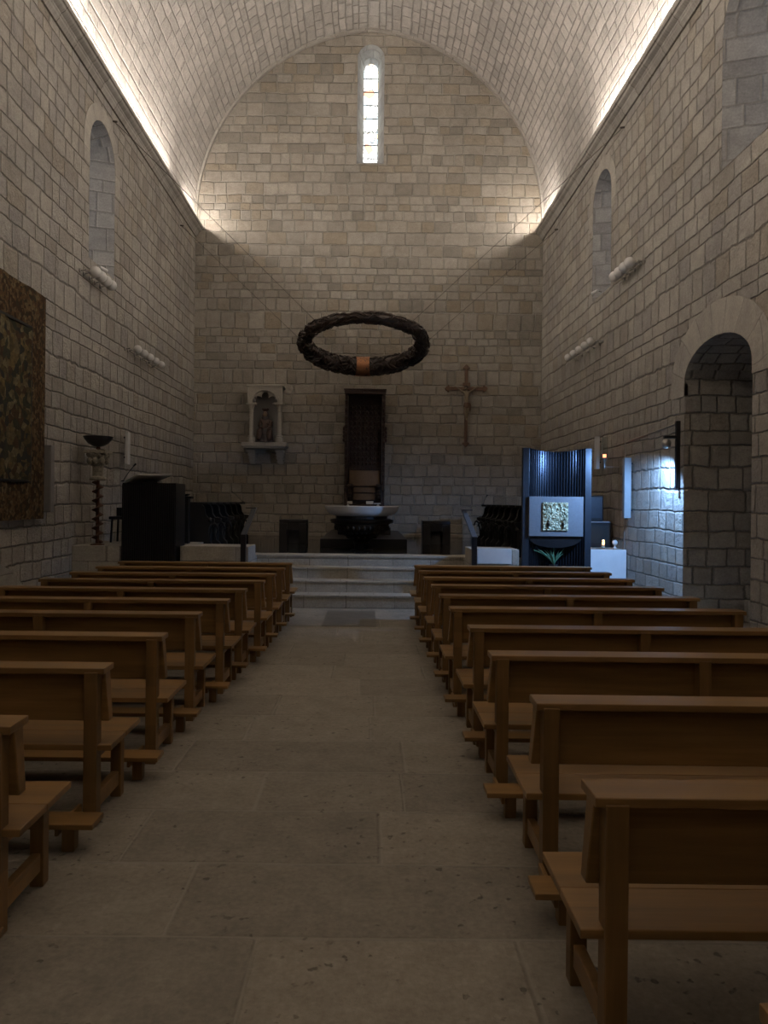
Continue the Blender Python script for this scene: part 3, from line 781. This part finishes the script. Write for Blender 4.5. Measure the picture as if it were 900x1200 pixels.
def dais():
    r = thing('altar_dais', (-.12, 16, FZ), 'dark stepped dais behind the round altar, under the tall chair', 'dais')
    a, b = ax(375, 640, 15.2), ax(477, 640, 15.2)
    MB().box(a, b, 15.2, YB-.02, FZ, FZ+.17).build('lower_step', 'black', r, bevel=.006)
    MB().box(a+.28, b-.28, 17.2, YB-.02, FZ+.17, FZ+.34).build('upper_step', 'black', r, bevel=.006)
    MB().box(a+.5, b-.5, 18.5, YB-.02, FZ+.34, FZ+.50).build('top_step', 'black', r, bevel=.006)
dais()
def block_stool(px, label):
    y = 16.4; x = ax(px, 620, y)
    r = thing('block_stool', (x, y, FZ), label, 'stool', 'black block stools beside the altar')
    w = .30; h = .53
    MB().box(x-w, x+w, y-.22, y+.22, FZ+h-.08, FZ+h).build('seat', 'black', r, bevel=.012)
    for s in (-1, 1): MB().box(*(sorted((x+s*w, x+s*(w-.17)))), y-.22, y+.22, FZ, FZ+h-.08).build('side_panel', 'black', r, bevel=.006)
    MB().box(x-w+.17, x+w-.17, y+.18, y+.22, FZ, FZ+h-.08).build('back_panel', 'panel', r)
    MB().prism([(x-.13, FZ+.30), (x+.13, FZ+.30), (x+.13, FZ+.45), (x-.13, FZ+.45)], 'y', y-.2, y-.17).build('crossbar', 'black', r)
block_stool(344.5, 'black block stool on the polished floor left of the altar')
block_stool(510.5, 'black block stool on the polished floor right of the altar')

# ------------------------------------------------------------------ tall carved chair
def cathedra():
    Y = 19.45; x0, x1 = ax(404, 520, Y), ax(451, 520, Y); zt = az(428, 457, Y); zb = FZ+.50
    r = thing('bishop_chair', ((x0+x1)/2, Y, zb), 'very tall dark carved chair with canopy against the altar wall', 'chair')
    MB().box(x0+.08, x1-.08, Y+.30, Y+.38, zb, zt-.05).build('high_back', 'carved', r)
    # relief tracery on the high back: mullion and rows of small carved figures
    m = MB(); xc = (x0+x1)/2
    m.box(xc-.02, xc+.02, Y+.27, Y+.31, 2.62, zt-.35)
    for row in range(12):
        z = 2.72+row*.135
        for c in range(8):
            xx = x0+.16+(x1-x0-.32)*c/7; m.ball((xx, Y+.30, z), .040, 8, 6, sz=1.35)
        m.box(x0+.1, x1-.1, Y+.28, Y+.31, z+.058, z+.07)
    m.build('carved_relief', 'carved', r, smooth=50)
    for s, xx in ((-1, x0), (1, x1-.07)):
        m = MB(); m.box(xx, xx+.07, Y-.02, Y+.38, zb, zt-.12)
        for z in [2.0+.21*k for k in range(12)]: m.ball((xx+.035, Y-.02, z), .042, 10, 6, sz=1.7)
        m.build('side_post', 'carved', r, smooth=50)
    for s, xx in ((-1, x0-.03), (1, x1-.01)):
        m = MB()
        for k in range(4): m.ball((xx+.02, Y+.05, 3.32+.1*k), .05, 10, 6, sz=1.3)
        m.build('side_scroll', 'carved', r, smooth=50)
    m = MB(); m.box(x0-.01, x1+.01, Y-.12, Y+.38, zt-.12, zt-.02); m.box(x0-.03, x1+.03, Y-.14, Y+.38, zt-.02, zt+.015); m.build('canopy', 'carved', r, bevel=.01)
    z1, z2 = az(428, 551, Y+.25), az(428, 570, Y+.25)
    MB().box(x0+.12, x1-.12, Y+.22, Y+.30, z2, z1).build('leather_back', 'leather', r, bevel=.015)
    MB().box(x0+.09, x1-.09, Y+.2, Y+.31, z1, z1+.04).build('top_rail', 'carved', r, bevel=.008)
    MB().box(x0+.24, x1-.24, Y+.20, Y+.28, az(428, 577, Y), az(428, 571, Y)).build('middle_panel', 'leather', r, bevel=.008)
    MB().box(x0+.24, x1-.24, Y+.20, Y+.28, az(428, 586, Y), az(428, 578.5, Y)).build('lower_panel', 'leather', r, bevel=.008)
    for s in (-1, 1):
        c = xc+s*.38
        m = MB(); m.box(c-.07, c+.07, Y-.15, Y+.25, az(428, 570, Y)-.02, az(428, 567, Y)+.0); m.ball((c, Y-.15, az(428, 570, Y)), .06, 12, 8)
        for k in range(4): m.ball((c, Y-.1, 1.82+k*.08), .05, 10, 6)
        m.build('armrest', 'carved', r, smooth=50)
    MB().box(x0+.07, x1-.07, Y-.18, Y+.25, 1.58, 1.64).build('seat', 'carved', r, bevel=.01)
    MB().box(x0+.09, x1-.09, Y-.15, Y+.25, zb, 1.58).build('seat_box', 'carved', r)
    z = 1.64
    tag(MB().box(ax(407, 587, Y), ax(413, 587, Y), Y-.12, Y+.02, z, z+.07).build('folded_cloth', 'paper', bevel=.008), 'small folded white cloth lying left on the tall chair seat', 'cloth')
    tag(MB().box(ax(429, 587, Y), ax(437.5, 587, Y), Y-.14, Y+.04, z, z+.075).build('book', 'paper', bevel=.004), 'small cream book lying in the middle of the tall chair seat', 'book')
    tag(MB().box(ax(438.2, 587, Y), ax(446, 587, Y), Y-.14, Y+.02, z, z+.03).build('paper_sheets', 'paper'), 'thin pile of white sheets right of the book on the chair', 'papers')
cathedra()
# ------------------------------------------------------------------ figures
def skin(name, verts, edges, mat, parent, sub=1):
    me = bpy.data.meshes.new(name); off = woff(parent)
    me.from_pydata([Vector(v[:3])-off for v in verts], edges, []); me.update()
    o = bpy.data.objects.new(name, me); COL.objects.link(o); o.parent = parent
    md = o.modifiers.new('skin', 'SKIN'); md.use_smooth_shade = True
    for i, v in enumerate(verts):
        sv = me.skin_vertices[0].data[i]; rr = v[3]; sv.radius = (rr, v[4] if len(v) > 4 else rr)
    me.skin_vertices[0].data[0].use_root = True
    s = o.modifiers.new('sub', 'SUBSURF'); s.levels = sub; s.render_levels = sub
    bpy.context.view_layer.update()
    dg = bpy.context.evaluated_depsgraph_get()
    m2 = bpy.data.meshes.new_from_object(o.evaluated_get(dg)); m2.name = name
    o.modifiers.clear(); o.data = m2; m2.materials.clear(); m2.materials.append(M[mat])
    for p in m2.polygons: p.use_smooth = True
    return o

def crucifix():
    Y = 19.94; cx = ax(546.5, 455, Y); zt, zb, zc = az(546, 427, Y), az(545, 524, Y), az(546, 455.5, Y)
    r = thing('crucifix', (cx, Y, zb), 'dark wooden crucifix with carved tips hanging right on the altar wall', 'crucifix')
    w = .05
    # the cross outline with trefoil ends
    def end(c, z, dx, dz):
        px, pz = -dz, dx
        q = [(0, .9), (.25, 1.9), (.9, 1.9), (1.15, 1.25), (1.6, 1.25), (2.6, 0)]
        pts = [(c+(dx*a+px*b)*w, z+(dz*a+pz*b)*w) for a, b in q]+[(c+(dx*a-px*b)*w, z+(dz*a-pz*b)*w) for a, b in q[-2::-1]]
        return pts
    m = MB(); m.box(cx-w*.85, cx+w*.85, Y, Y+.05, zb+.1, zt-.12); m.box(cx-.45, cx+.45, Y+.002, Y+.048, zc-w*.9, zc+w*.9)
    for c, z, dx, dz in ((cx, zt-.13, 0, 1), (cx, zb+.13, 0, -1), (cx-.45, zc, -1, 0), (cx+.45, zc, 1, 0)):
        m.prism(end(c, z, dx, dz), 'y', Y-.006, Y+.056)
    m.build('cross', 'cross_wood', r, bevel=.006)
    MB().box(cx-.10, cx+.10, Y-.012, Y, zc+.06, zc+.16).build('title_board', 'cross_wood', r, bevel=.004)
    # corpus: hanging, arms raised outwards, head sunk to his right
    y = Y-.075; H = zc
    V = [(cx, y, H-.43, .058, .048), (cx, y, H-.33, .05, .042), (cx, y-.005, H-.22, .068, .05), (cx, y, H-.125, .072, .045), (cx-.005, y-.01, H-.07, .026), (cx-.02, y-.03, H-.015, .045, .05), (cx-.02, y-.03, H+.035, .036, .042),
         (cx-.09, y+.01, H-.10, .034), (cx-.175, y+.03, H-.03, .022), (cx-.27, y+.045, H+.035, .016), (cx-.31, y+.05, H+.05, .015, .009), (cx-.345, y+.05, H+.06, .010, .007),
         (cx+.09, y+.01, H-.10, .034), (cx+.175, y+.03, H-.03, .022), (cx+.27, y+.045, H+.035, .016), (cx+.31, y+.05, H+.05, .015, .009), (cx+.345, y+.05, H+.06, .010, .007),
         (cx-.045, y, H-.46, .042), (cx-.03, y-.045, H-.63, .030), (cx-.012, y+.005, H-.80, .019), (cx-.005, y-.03, H-.87, .018, .012),
         (cx+.045, y, H-.46, .042), (cx+.03, y-.045, H-.63, .030), (cx+.014, y+.005, H-.80, .019), (cx+.010, y-.035, H-.875, .018, .012)]
    E = [(0, 1), (1, 2), (2, 3), (3, 4), (4, 5), (5, 6), (3, 7), (7, 8), (8, 9), (9, 10), (10, 11), (3, 12), (12, 13), (13, 14), (14, 15), (15, 16), (0, 17), (17, 18), (18, 19), (19, 20), (0, 21), (21, 22), (22, 23), (23, 24)]
    b = skin('body', V, E, 'ivory', r, 2)
    m = MB(); m.ball((cx-.02, y-.012, H+.025), .047, 14, 9, sz=1.15); m.build('hair', 'carved', r, smooth=True)
    m = MB(); m.lathe([(.062, -.54), (.085, -.50), (.078, -.44), (.066, -.395), (.060, -.39)], (cx, y-.005, H), 18, sy=.75)
    m.ball((cx+.085, y-.02, H-.46), .035, 10, 8, sz=2.0); m.ball((cx+.09, y-.02, H-.56), .025, 10, 8, sz=2.2)
    m.build('loincloth', 'cross_wood', r, smooth=50)
crucifix()

def shrine():
    Y = 19.55; g = lambda px: ax(px, 500, Y); h = lambda py: az(310, py, Y)
    cx = g(310.5)
    r = thing('shrine', (cx, Y+.2, h(542)), 'carved stone shelf with two columns and cusped arch on the altar wall', 'shrine')
    m = MB(); m.box(g(283.5), g(336.5), Y-.12, YB, h(525)+.04, h(518.5)); m.box(g(285.5), g(334.5), Y-.08, YB, h(525)-.01, h(525)+.04); m.build('shelf', 'plaster', r, bevel=.01)
    for a, b in ((289.5, 299), (322.5, 332)):
        m = MB()
        for k in range(4): m.box(g(a+k*.4), g(b-k*.4), Y+.05+.07*k, YB, h(529.5+k*4), h(527+k*4)); m.box(g(a+.8+k*.4), g(b-.8-k*.4), Y+.09+.07*k, YB, h(531+k*4), h(529.5+k*4))
        m.build('corbel', 'plaster', r, bevel=.006)
    for c in (294.3, 327.5):
        m = MB(); X = g(c); z0, z1 = h(518.5), h(473)
        m.lathe([(.11, 0), (.11, .13), (.085, .14), (.09, .17), (.06, .19), (.055, .20), (.052, z1-z0-.22), (.066, z1-z0-.21), (.058, z1-z0-.19), (.07, z1-z0-.12), (.10, z1-z0-.06), (.105, z1-z0-.03)], (X, Y+.02, z0), 20)
        m.box(X-.13, X+.13, Y-.11, Y+.15, z1-.035, z1); m.build('column', 'plaster', r, bevel=.004, smooth=40)
    xa, xb = g(290.3), g(331); z0, z1 = h(473), h(453.5)
    # arched head cut out of a slab, with a cusped inner order
    n = 18; R = (xb-xa)/2-.09
    out = [(xa, z0)]+[(xa+(xb-xa)*k/n, z1) for k in range(n+1)]+[(xb, z0)]
    inn = [(cx-R, z0)]+[(cx-R*math.cos(PI*k/n), z0+(z1-z0-.07)*math.sin(PI*k/n)) for k in range(n+1)]+[(cx+R, z0)]
    MB().ring_band(out, inn, 'y', Y-.08, Y+.10).build('arch_head', 'plaster', r)
    m = MB(); RR = R*1.0
    ro = [(cx-(RR+.035)*math.cos(PI*k/n), z0+(z1-z0-.04)*math.sin(PI*k/n)) for k in range(n+1)]
    ri = [(cx-(RR-.03)*math.cos(PI*k/n), z0+(z1-z0-.10)*math.sin(PI*k/n)) for k in range(n+1)]
    m.ring_band(ro, ri, 'y', Y-.11, Y-.04); m.build('arch_moulding', 'plaster', r, smooth=30)
    def cusp(k0, name):
        m = MB(); n = 60
        rf = lambda th: .50+.34*abs(math.cos(3*(th-PI/2)))**.7
        ro = [(cx-RR*math.cos(PI*k/n), z0+(z1-z0-.07)*math.sin(PI*k/n)) for k in range(n+1)]
        ri = [(cx-RR*rf(PI*k/n)*math.cos(PI*k/n), z0+(z1-z0-.07)*rf(PI*k/n)*math.sin(PI*k/n)) for k in range(n+1)]
        m.ring_band(ro, ri, 'y', Y-.03, Y+.05)
        m.build(name, 'plaster', r, smooth=30)
        m = MB()
        for sgn in (-1, 1):
            for th, q in ((.30, .045), (.62, .03)):
                a = PI/2-sgn*PI*.5*(1-th*.55)
                m.ball((cx+RR*.80*math.cos(a), Y-.035, z0+(z1-z0-.07)*.80*math.sin(a)), q, 10, 6, sy=.3)
        m.build('tracery_eyelets', 'grey_enamel', r, smooth=True)
        m = MB()
        for x_ in (xa, xb-.035): m.box(x_, x_+.035, Y-.10, Y-.07, z0, z1)
        m.box(xa, xb, Y-.10, Y-.07, z1-.03, z1)
        m.build('edge_frame', 'plaster', r)
    cusp(0, 'cusped_tracery')
    m = MB(); m.box(xa-.03, xb+.03, Y-.12, YB, z1, z1+.045); m.box(xa, xb, Y-.09, YB, z1-.015, z1); m.build('cornice', 'plaster', r, bevel=.008)
    MB().box(xa+.08, xb-.08, YB-.06, YB-.01, h(518.5), z1).build('back_panel', 'grey_enamel', r)
    # --- statue
    X = g(310.6); zb = h(518.5); y = Y+.12
    s = thing('statue', (X, y, zb), 'dark seated crowned woman with a child on her knee, carved statue', 'statue')
    m = MB()
    V = [(X, y, zb+.34, .15, .12), (X, y, zb+.46, .10, .09), (X-.005, y, zb+.58, .125, .085), (X-.005, y-.005, zb+.655, .04), (X-.008, y-.015, zb+.74, .062, .07), (X-.008, y-.012, zb+.80, .05, .058),
         (X-.13, y, zb+.59, .045), (X-.17, y-.05, zb+.45, .036), (X-.12, y-.15, zb+.38, .028), (X-.07, y-.20, zb+.38, .024, .014), (X-.04, y-.22, zb+.385, .015, .010),
         (X+.13, y, zb+.59, .045), (X+.17, y-.05, zb+.45, .036), (X+.13, y-.14, zb+.40, .028), (X+.09, y-.19, zb+.42, .024, .014), (X+.065, y-.2, zb+.44, .015, .010),
         (X-.10, y-.05, zb+.30, .12), (X-.13, y-.20, zb+.29, .09), (X-.14, y-.22, zb+.12, .085), (X-.15, y-.24, zb+.03, .06),
         (X+.10, y-.05, zb+.30, .12), (X+.12, y-.20, zb+.29, .09), (X+.12, y-.22, zb+.12, .085), (X+.12, y-.24, zb+.03, .06)]
    E = [(0, 1), (1, 2), (2, 3), (3, 4), (4, 5), (2, 6), (6, 7), (7, 8), (8, 9), (9, 10), (2, 11), (11, 12), (12, 13), (13, 14), (14, 15), (0, 16), (16, 17), (17, 18), (18, 19), (0, 20), (20, 21), (21, 22), (22, 23)]
    skin('body', V, E, 'dress', s, 2)
    # draped robe over the knees with folds
    m = MB(); vs = []; fs = []; n = 40; prof = [(.0, .26), (.02, .24), (.10, .22), (.22, .21), (.33, .18), (.38, .12)]
    for i in range(n):
        a = 2*PI*i/n
        for z, rr in prof:
            q = rr*(1+.10*math.sin(a*9+z*14)*(1-z)); vs.append((X+q*math.cos(a)*.92, y-.09+q*math.sin(a)*.85, zb+z))
    k = len(prof)
    for i in range(n):
        j = (i+1) % n
        for q in range(k-1): fs.append((i*k+q, j*k+q, j*k+q+1, i*k+q+1))
    fs += [tuple(i*k for i in range(n)), tuple(i*k+k-1 for i in range(n))]
    m.add(vs, fs); m.build('robe', 'robe', s, smooth=60)
    m = MB(); m.ball((X-.008, y-.05, zb+.755), .058, 16, 10, sz=1.25, sy=.6); f = m.build('face', 'skin_wood', s, smooth=True)
    m = MB(); m.ball((X-.008, y-.088, zb+.75), .011, 8, 6, sz=1.7); m.build('nose', 'skin_wood', f, smooth=True)
    m = MB(); [m.ball((X-.008+d, y-.083, zb+.768), .008, 8, 6, sz=.6) for d in (-.02, .02)]; m.build('eyes', 'black', f, smooth=True)
    m = MB(); m.lathe([(.10, -.18), (.105, -.10), (.085, 0), (.075, .05), (.04, .085), (.0001, .09)], (X-.008, y+.015, zb+.755), 20, sy=.8); m.build('hair', 'robe', s, smooth=60)
    m = MB(); m.lathe([(.066, 0), (.07, .03), (.078, .055)], (X-.008, y, zb+.83), 16)
    for q in range(8): a = 2*PI*q/8; m.ball((X-.008+.075*math.cos(a), y+.075*math.sin(a), zb+.89), .018, 8, 6, sz=1.5)
    m.build('crown', 'dress', s, smooth=50)
    cxx = X+.14; cy = y-.20; cz = zb+.40
    V = [(cxx, cy, cz, .05, .045), (cxx, cy, cz+.08, .045), (cxx, cy, cz+.125, .02), (cxx, cy-.005, cz+.175, .042, .045), (cxx-.05, cy-.01, cz+.09, .018), (cxx-.09, cy-.05, cz+.10, .015), (cxx+.05, cy-.01, cz+.09, .018), (cxx+.07, cy-.05, cz+.14, .015), (cxx-.03, cy-.05, cz-.02, .026), (cxx-.05, cy-.10, cz-.08, .02), (cxx+.03, cy-.05, cz-.02, .026), (cxx+.02, cy-.10, cz-.09, .02)]
    skin('child', V, [(0, 1), (1, 2), (2, 3), (1, 4), (4, 5), (1, 6), (6, 7), (0, 8), (8, 9), (0, 10), (10, 11)], 'dress', s, 2)
shrine()

# ------------------------------------------------------------------ tabernacle
def tabernacle():
    y0 = 12.25; x0, x1 = ax(612.5, 590, y0), ax(693, 590, y0); zt = az(650, 525, y0)
    r = thing('tabernacle', ((x0+x1)/2, y0+.3, 0), 'tall curved ribbed steel tabernacle with gilded door, lit blue', 'tabernacle')
    cx = (x0+x1)/2; HWd = (x1-x0)/2-.10
    for xx in (x0, x1-.105):
        MB().box(xx, xx+.105, y0, y0+.10, 0, zt).build('side_flange', 'blue_black', r, bevel=.004)
    m = MB(); N = 132; vs = []; R = .72
    def pos(t, d=0):
        a = (t-.5)*2*math.asin(HWd/R); return (cx+(R-d)*math.sin(a), y0+.03+(R-d)*math.cos(a)-math.sqrt(R*R-HWd*HWd))
    prof = []
    for k in range(N+1):
        d = (0, .006, .018, .018, .006, 0)[k % 6]
        prof.append(pos(k/N, d))
    back = [pos(k/N, -.03) for k in range(N+1)]
    # top edge sags a little towards the middle
    n = N+1
    ztop = lambda k: zt-.05*math.sin(PI*k/N)
    vs = [(p[0], p[1], 0) for p in prof]+[(p[0], p[1], 0) for p in back]+[(p[0], p[1], ztop(k)) for k, p in enumerate(prof)]+[(p[0], p[1], ztop(k)) for k, p in enumerate(back)]
    fs = []
    for i in range(n-1):
        j = i+1; fs += [(i, j, 2*n+j, 2*n+i), (n+i, 3*n+i, 3*n+j, n+j), (2*n+i, 2*n+j, 3*n+j, 3*n+i), (i, n+i, n+j, j)]
    m.add(vs, fs); m.build('ribbed_screen', 'rib', r, fix=True)
    bx0, bx1 = ax(619.8, 600, y0-.02), ax(683.3, 600, y0-.02); bz0, bz1 = az(650, 628.5, y0-.02), az(650, 582, y0-.02)
    b = MB().box(bx0, bx1, y0-.04, y0+.30, bz0, bz1).build('cabinet', 'panel', r, bevel=.005)
    gx0, gx1 = ax(635.8, 600, y0-.05), ax(666, 600, y0-.05); gz0, gz1 = az(650, 622, y0-.05), az(650, 588.7, y0-.05)
    d = MB().box(gx0, gx1, y0-.065, y0-.03, gz0, gz1).build('relief_door', 'gold', r, bevel=.012)
    m = MB(); rn = random.Random(5)   # leaf tree and two small standing figures in relief
    for k in range(46):
        a = rn.uniform(.04, gx1-gx0-.04); c = rn.uniform(.14, gz1-gz0-.03); m.ball((gx0+a, y0-.068, gz0+c), rn.uniform(.010, .02), 8, 5)
    m.build('leaf_relief', 'gold', d, smooth=True)
    m = MB()
    for s in (.09, gx1-gx0-.09):
        m.ball((gx0+s, y0-.07, gz0+.05), .018, 8, 6, sz=1.2); m.ball((gx0+s, y0-.07, gz0+.105), .024, 8, 6, sz=1.9); m.ball((gx0+s, y0-.072, gz0+.165), .015, 8, 6)
    m.build('figure_relief', 'dark_bronze', d, smooth=True)
    m = MB(); vs = []
    k = 20; top = [(bx0+.02+(bx1-bx0-.04)*i/k, bz0) for i in range(k+1)]; w = bx1-bx0
    bot = [(p[0], bz0-.19*math.sqrt(max(0., 1-((p[0]-(bx0+bx1)/2)/(w/2))**2))-.002) for p in top]
    m.ring_band(top, bot, 'y', y0+.0, y0+.30); m.build('curved_underside', 'black', r)
    MB().box(x0+.12, x1-.12, y0-.02, y0+.17, 0, .58).build('plinth', 'black', r, bevel=.005)
    # plant in front
    X = ax(649, 660, y0+.05); yy = y0+.08
    p = thing('potted_plant', (X, yy, .58), 'small plant with long narrow green leaves below the gilded tabernacle door', 'plant')
    MB().lathe([(.05, 0), (.065, .10), (.07, .11), (.055, .11), (.05, .09), (.0001, .09)], (X, yy, .58), 20).build('pot', 'pot', p, smooth=40)
    rn = random.Random(2)
    for k in range(22):
        a = rn.uniform(0, 2*PI); L = rn.uniform(.16, .36); ln = rn.uniform(.35, 1.1)
        if k == 0: a, L, ln = PI*1.02, .38, 1.35
        if k == 1: a, L, ln = PI*.95, .33, .8
        if k == 2: a, L, ln = PI*1.1, .36, 1.15
        pts = []; 
        for j in range(7):
            u = j/6; hh = L*(u-.25*u*u*ln); o_ = L*ln*.75*u*u**.3
            pts.append(Vector((X+math.cos(a)*o_*.9, yy+math.sin(a)*o_*.30-.02, .68+hh)))
        vs = []; pr = Vector((-math.sin(a), math.cos(a), 0))
        if abs(math.sin(a)) < .5: pr = Vector((0, .35, .8)).normalized()
        for j, q in enumerate(pts):
            w = .013*math.sin(PI*(.15+.85*j/6))+.001; vs += [q-pr*w, q+pr*w, q+Vector((0, .003, 0))]
        MB().add(vs, [f for j in range(6) for f in ((j*3, j*3+1, j*3+4, j*3+3), (j*3+1, j*3+2, j*3+5, j*3+4), (j*3+2, j*3, j*3+3, j*3+5))]).build('leaf', 'leaf', p, smooth=True)
    MB().tube([(X, yy, .66), (X+.005, yy, 1.0)], .005, 6).build('stem', 'leaf', p)
tabernacle()

# dark equipment right of the tabernacle
def equipment():
    z = .90
    x0, x1 = ax(689, 620, 13.9), ax(717, 620, 13.9)
    r = thing('cabinet', ((x0+x1)/2, 14.1, z), 'low black cabinet with pale top edge right of the tabernacle', 'cabinet')
    zt = az(700, 611, 13.9)
    MB().box(x0, x1, 13.92, 14.35, z, zt-.025).build('body', 'black', r, bevel=.008)
    MB().box(x0-.01, x1-.03, 13.89, 14.36, zt-.025, zt).build('top', 'panel', r, bevel=.004)
    MB().box(x0+.02, x1-.03, 13.905, 13.92, z+.06, zt-.08).build('door', 'black_wood', r, bevel=.004)
    a0, a1 = ax(690, 600, 14.05), ax(706.5, 600, 14.05); zz = az(700, 581, 14.05)
    q = thing('monitor', ((a0+a1)/2, 14.1, zt), 'dark boxy screen standing on the black cabinet', 'screen')
    MB().box(a0, a1, 14.02, 14.25, zt, zz).build('housing', 'black', q, bevel=.02)
    MB().box(a0+.03, a1-.03, 14.01, 14.022, zt+.06, zz-.04).build('screen', 'blue_black', q)
equipment()
def votive():
    x, y, z = ax(707, 640, 13.45), 13.45, .90
    r = thing('votive_candle', (x, y, z), 'lit votive candle in a glass on the pale block by the right wall', 'candle')
    MB().lathe([(.038, 0), (.04, .17), (.036, .17), (.034, .008), (.0001, .008)], (x, y, z), 20).build('glass', 'glass', r, smooth=40)
    MB().lathe([(.0001, .01), (.030, .01), (.030, .06), (.0001, .062)], (x, y, z), 16).build('wax', 'wax', r, smooth=40)
    MB().ball((x, y, z+.095), .022, 12, 8, sz=1.8).build('flame', 'flame', r, smooth=True)
    L = bpy.data.lights.new('candle_light', 'POINT'); L.energy = 1.2; L.color = (1, .5, .2); L.shadow_soft_size = .02
    o = bpy.data.objects.new('candle_light', L); COL.objects.link(o); o.parent = r; o.location = (0, -.0, .14)
    x = ax(720.5, 637, 13.5)
    q = thing('table_lamp', (x, 13.5, .90), 'small round white lamp beside the votive candle', 'lamp')
    MB().lathe([(.03, 0), (.03, .015), (.01, .03), (.01, .06)], (x, 13.5, .90), 16).build('base', 'white', q, smooth=40)
    MB().ball((x, 13.5, 1.005), .05, 16, 10).build('shade', 'white', q, smooth=True)
votive()
def sanctuary_lamp():
    y = 13.7; x = ax(708.5, 525, y); z0, z1 = az(708, 537, y), az(708, 512.5, y)
    r = thing('sanctuary_lamp', (x, y, z0-.2), 'glass cylinder lamp with small red flame on the right wall', 'lamp')
    m = MB(); m.lathe([(.01, -.20), (.022, -.15), (.012, -.10), (.045, -.03), (.055, 0), (.05, .01), (.0001, .01)], (x, y, z0), 18); m.build('holder', 'metal', r, smooth=40)
    MB().lathe([(.055, .01), (.055, z1-z0), (.050, z1-z0), (.050, .012)], (x, y, z0), 22).build('glass', 'glass', r, smooth=40)
    MB().lathe([(.0001, 0), (.03, 0), (.032, .06), (.0001, .062)], (x, y, z0+.012), 16).build('candle', 'redflame', r, smooth=40)
    MB().tube([(x, y, z0-.16), (XR, y, z0-.16)], .01, 8).build('wall_arm', 'metal', r)
sanctuary_lamp()
# conduit and spotlight mast on the right wall
m = MB(); m.tube([(XR-.010, 11.2, 2.92), (XR-.010, 13.26, 2.82)], .012, 6)
tag(m.build('cable_conduit', 'metal'), 'thin horizontal conduit on the right wall leading to the spotlight', 'conduit')
m = MB(); m.tube([(XR-.009, 13.37, 2.82), (XR-.009, 13.37, .89)], .010, 6)
tag(m.build('cable_conduit', 'metal'), 'thin vertical conduit on the right wall beside the tall pale loudspeaker', 'conduit')
def mast():
    y = 11.05
    r = thing('wall_spotlight', (XR, y, 2.0), 'grey ball spotlight on a dark vertical mast by the arched recess', 'spotlight')
    MB().box(XR-.06, XR, y-.03, y+.03, 1.94, 2.95).build('mast', 'black', r, bevel=.004)
    MB().box(XR-.24, XR-.04, y-.03, y+.03, 2.69, 2.73).build('arm', 'black', r, bevel=.004)
    b = MB(); b.ball((XR-.20, y, 2.61), .072, 24, 14); b.build('ball_housing', 'metal', r, smooth=True)
    MB().lathe([(.045, 0), (.05, .02), (.0001, .021)], (XR-.20, y+.055, 2.61), 18, axis='y').build('lens', 'white', r)
    L = bpy.data.lights.new('blue_spot', 'SPOT'); L.energy = 400; L.color = (.27, .52, 1.); L.spot_size = math.radians(136); L.spot_blend = .45; L.shadow_soft_size = .035
    o = bpy.data.objects.new('blue_spot', L); COL.objects.link(o)
    p = Vector((XR-.30, y+.07, 2.57)); d = Vector((3.6, 12.3, .3))-p
    o.rotation_euler = d.to_track_quat('-Z', 'Y').to_euler(); o.parent = r; o.location = p-r.location
mast()

# ------------------------------------------------------------------ world, camera, view
w = bpy.data.worlds.new('world'); S.world = w; w.use_nodes = True
bg = w.node_tree.nodes['Background']; bg.inputs[0].default_value = (.6, .75, 1., 1); bg.inputs[1].default_value = .3
cam = bpy.data.cameras.new('camera'); co = bpy.data.objects.new('camera', cam); COL.objects.link(co)
cam.sensor_width = 36; cam.sensor_fit = 'AUTO'; cam.lens = F/1200*36
cam.shift_x = (450-VX)/1200; cam.shift_y = (VY-600)/1200
co.location = (0, 0, EYE); co.rotation_euler = (PI/2, -ROLL, 0); cam.clip_start = .05
S.camera = co
S.view_settings.view_transform = 'Standard'; S.view_settings.look = 'None'; S.view_settings.gamma = 1
S.view_settings.use_curve_mapping = False; S.view_settings.exposure = 0.0
S.cycles.use_denoising = True
S.cycles.max_bounces = 8; S.cycles.diffuse_bounces = 6; S.cycles.glossy_bounces = 4
S.cycles.sample_clamp_indirect = 6
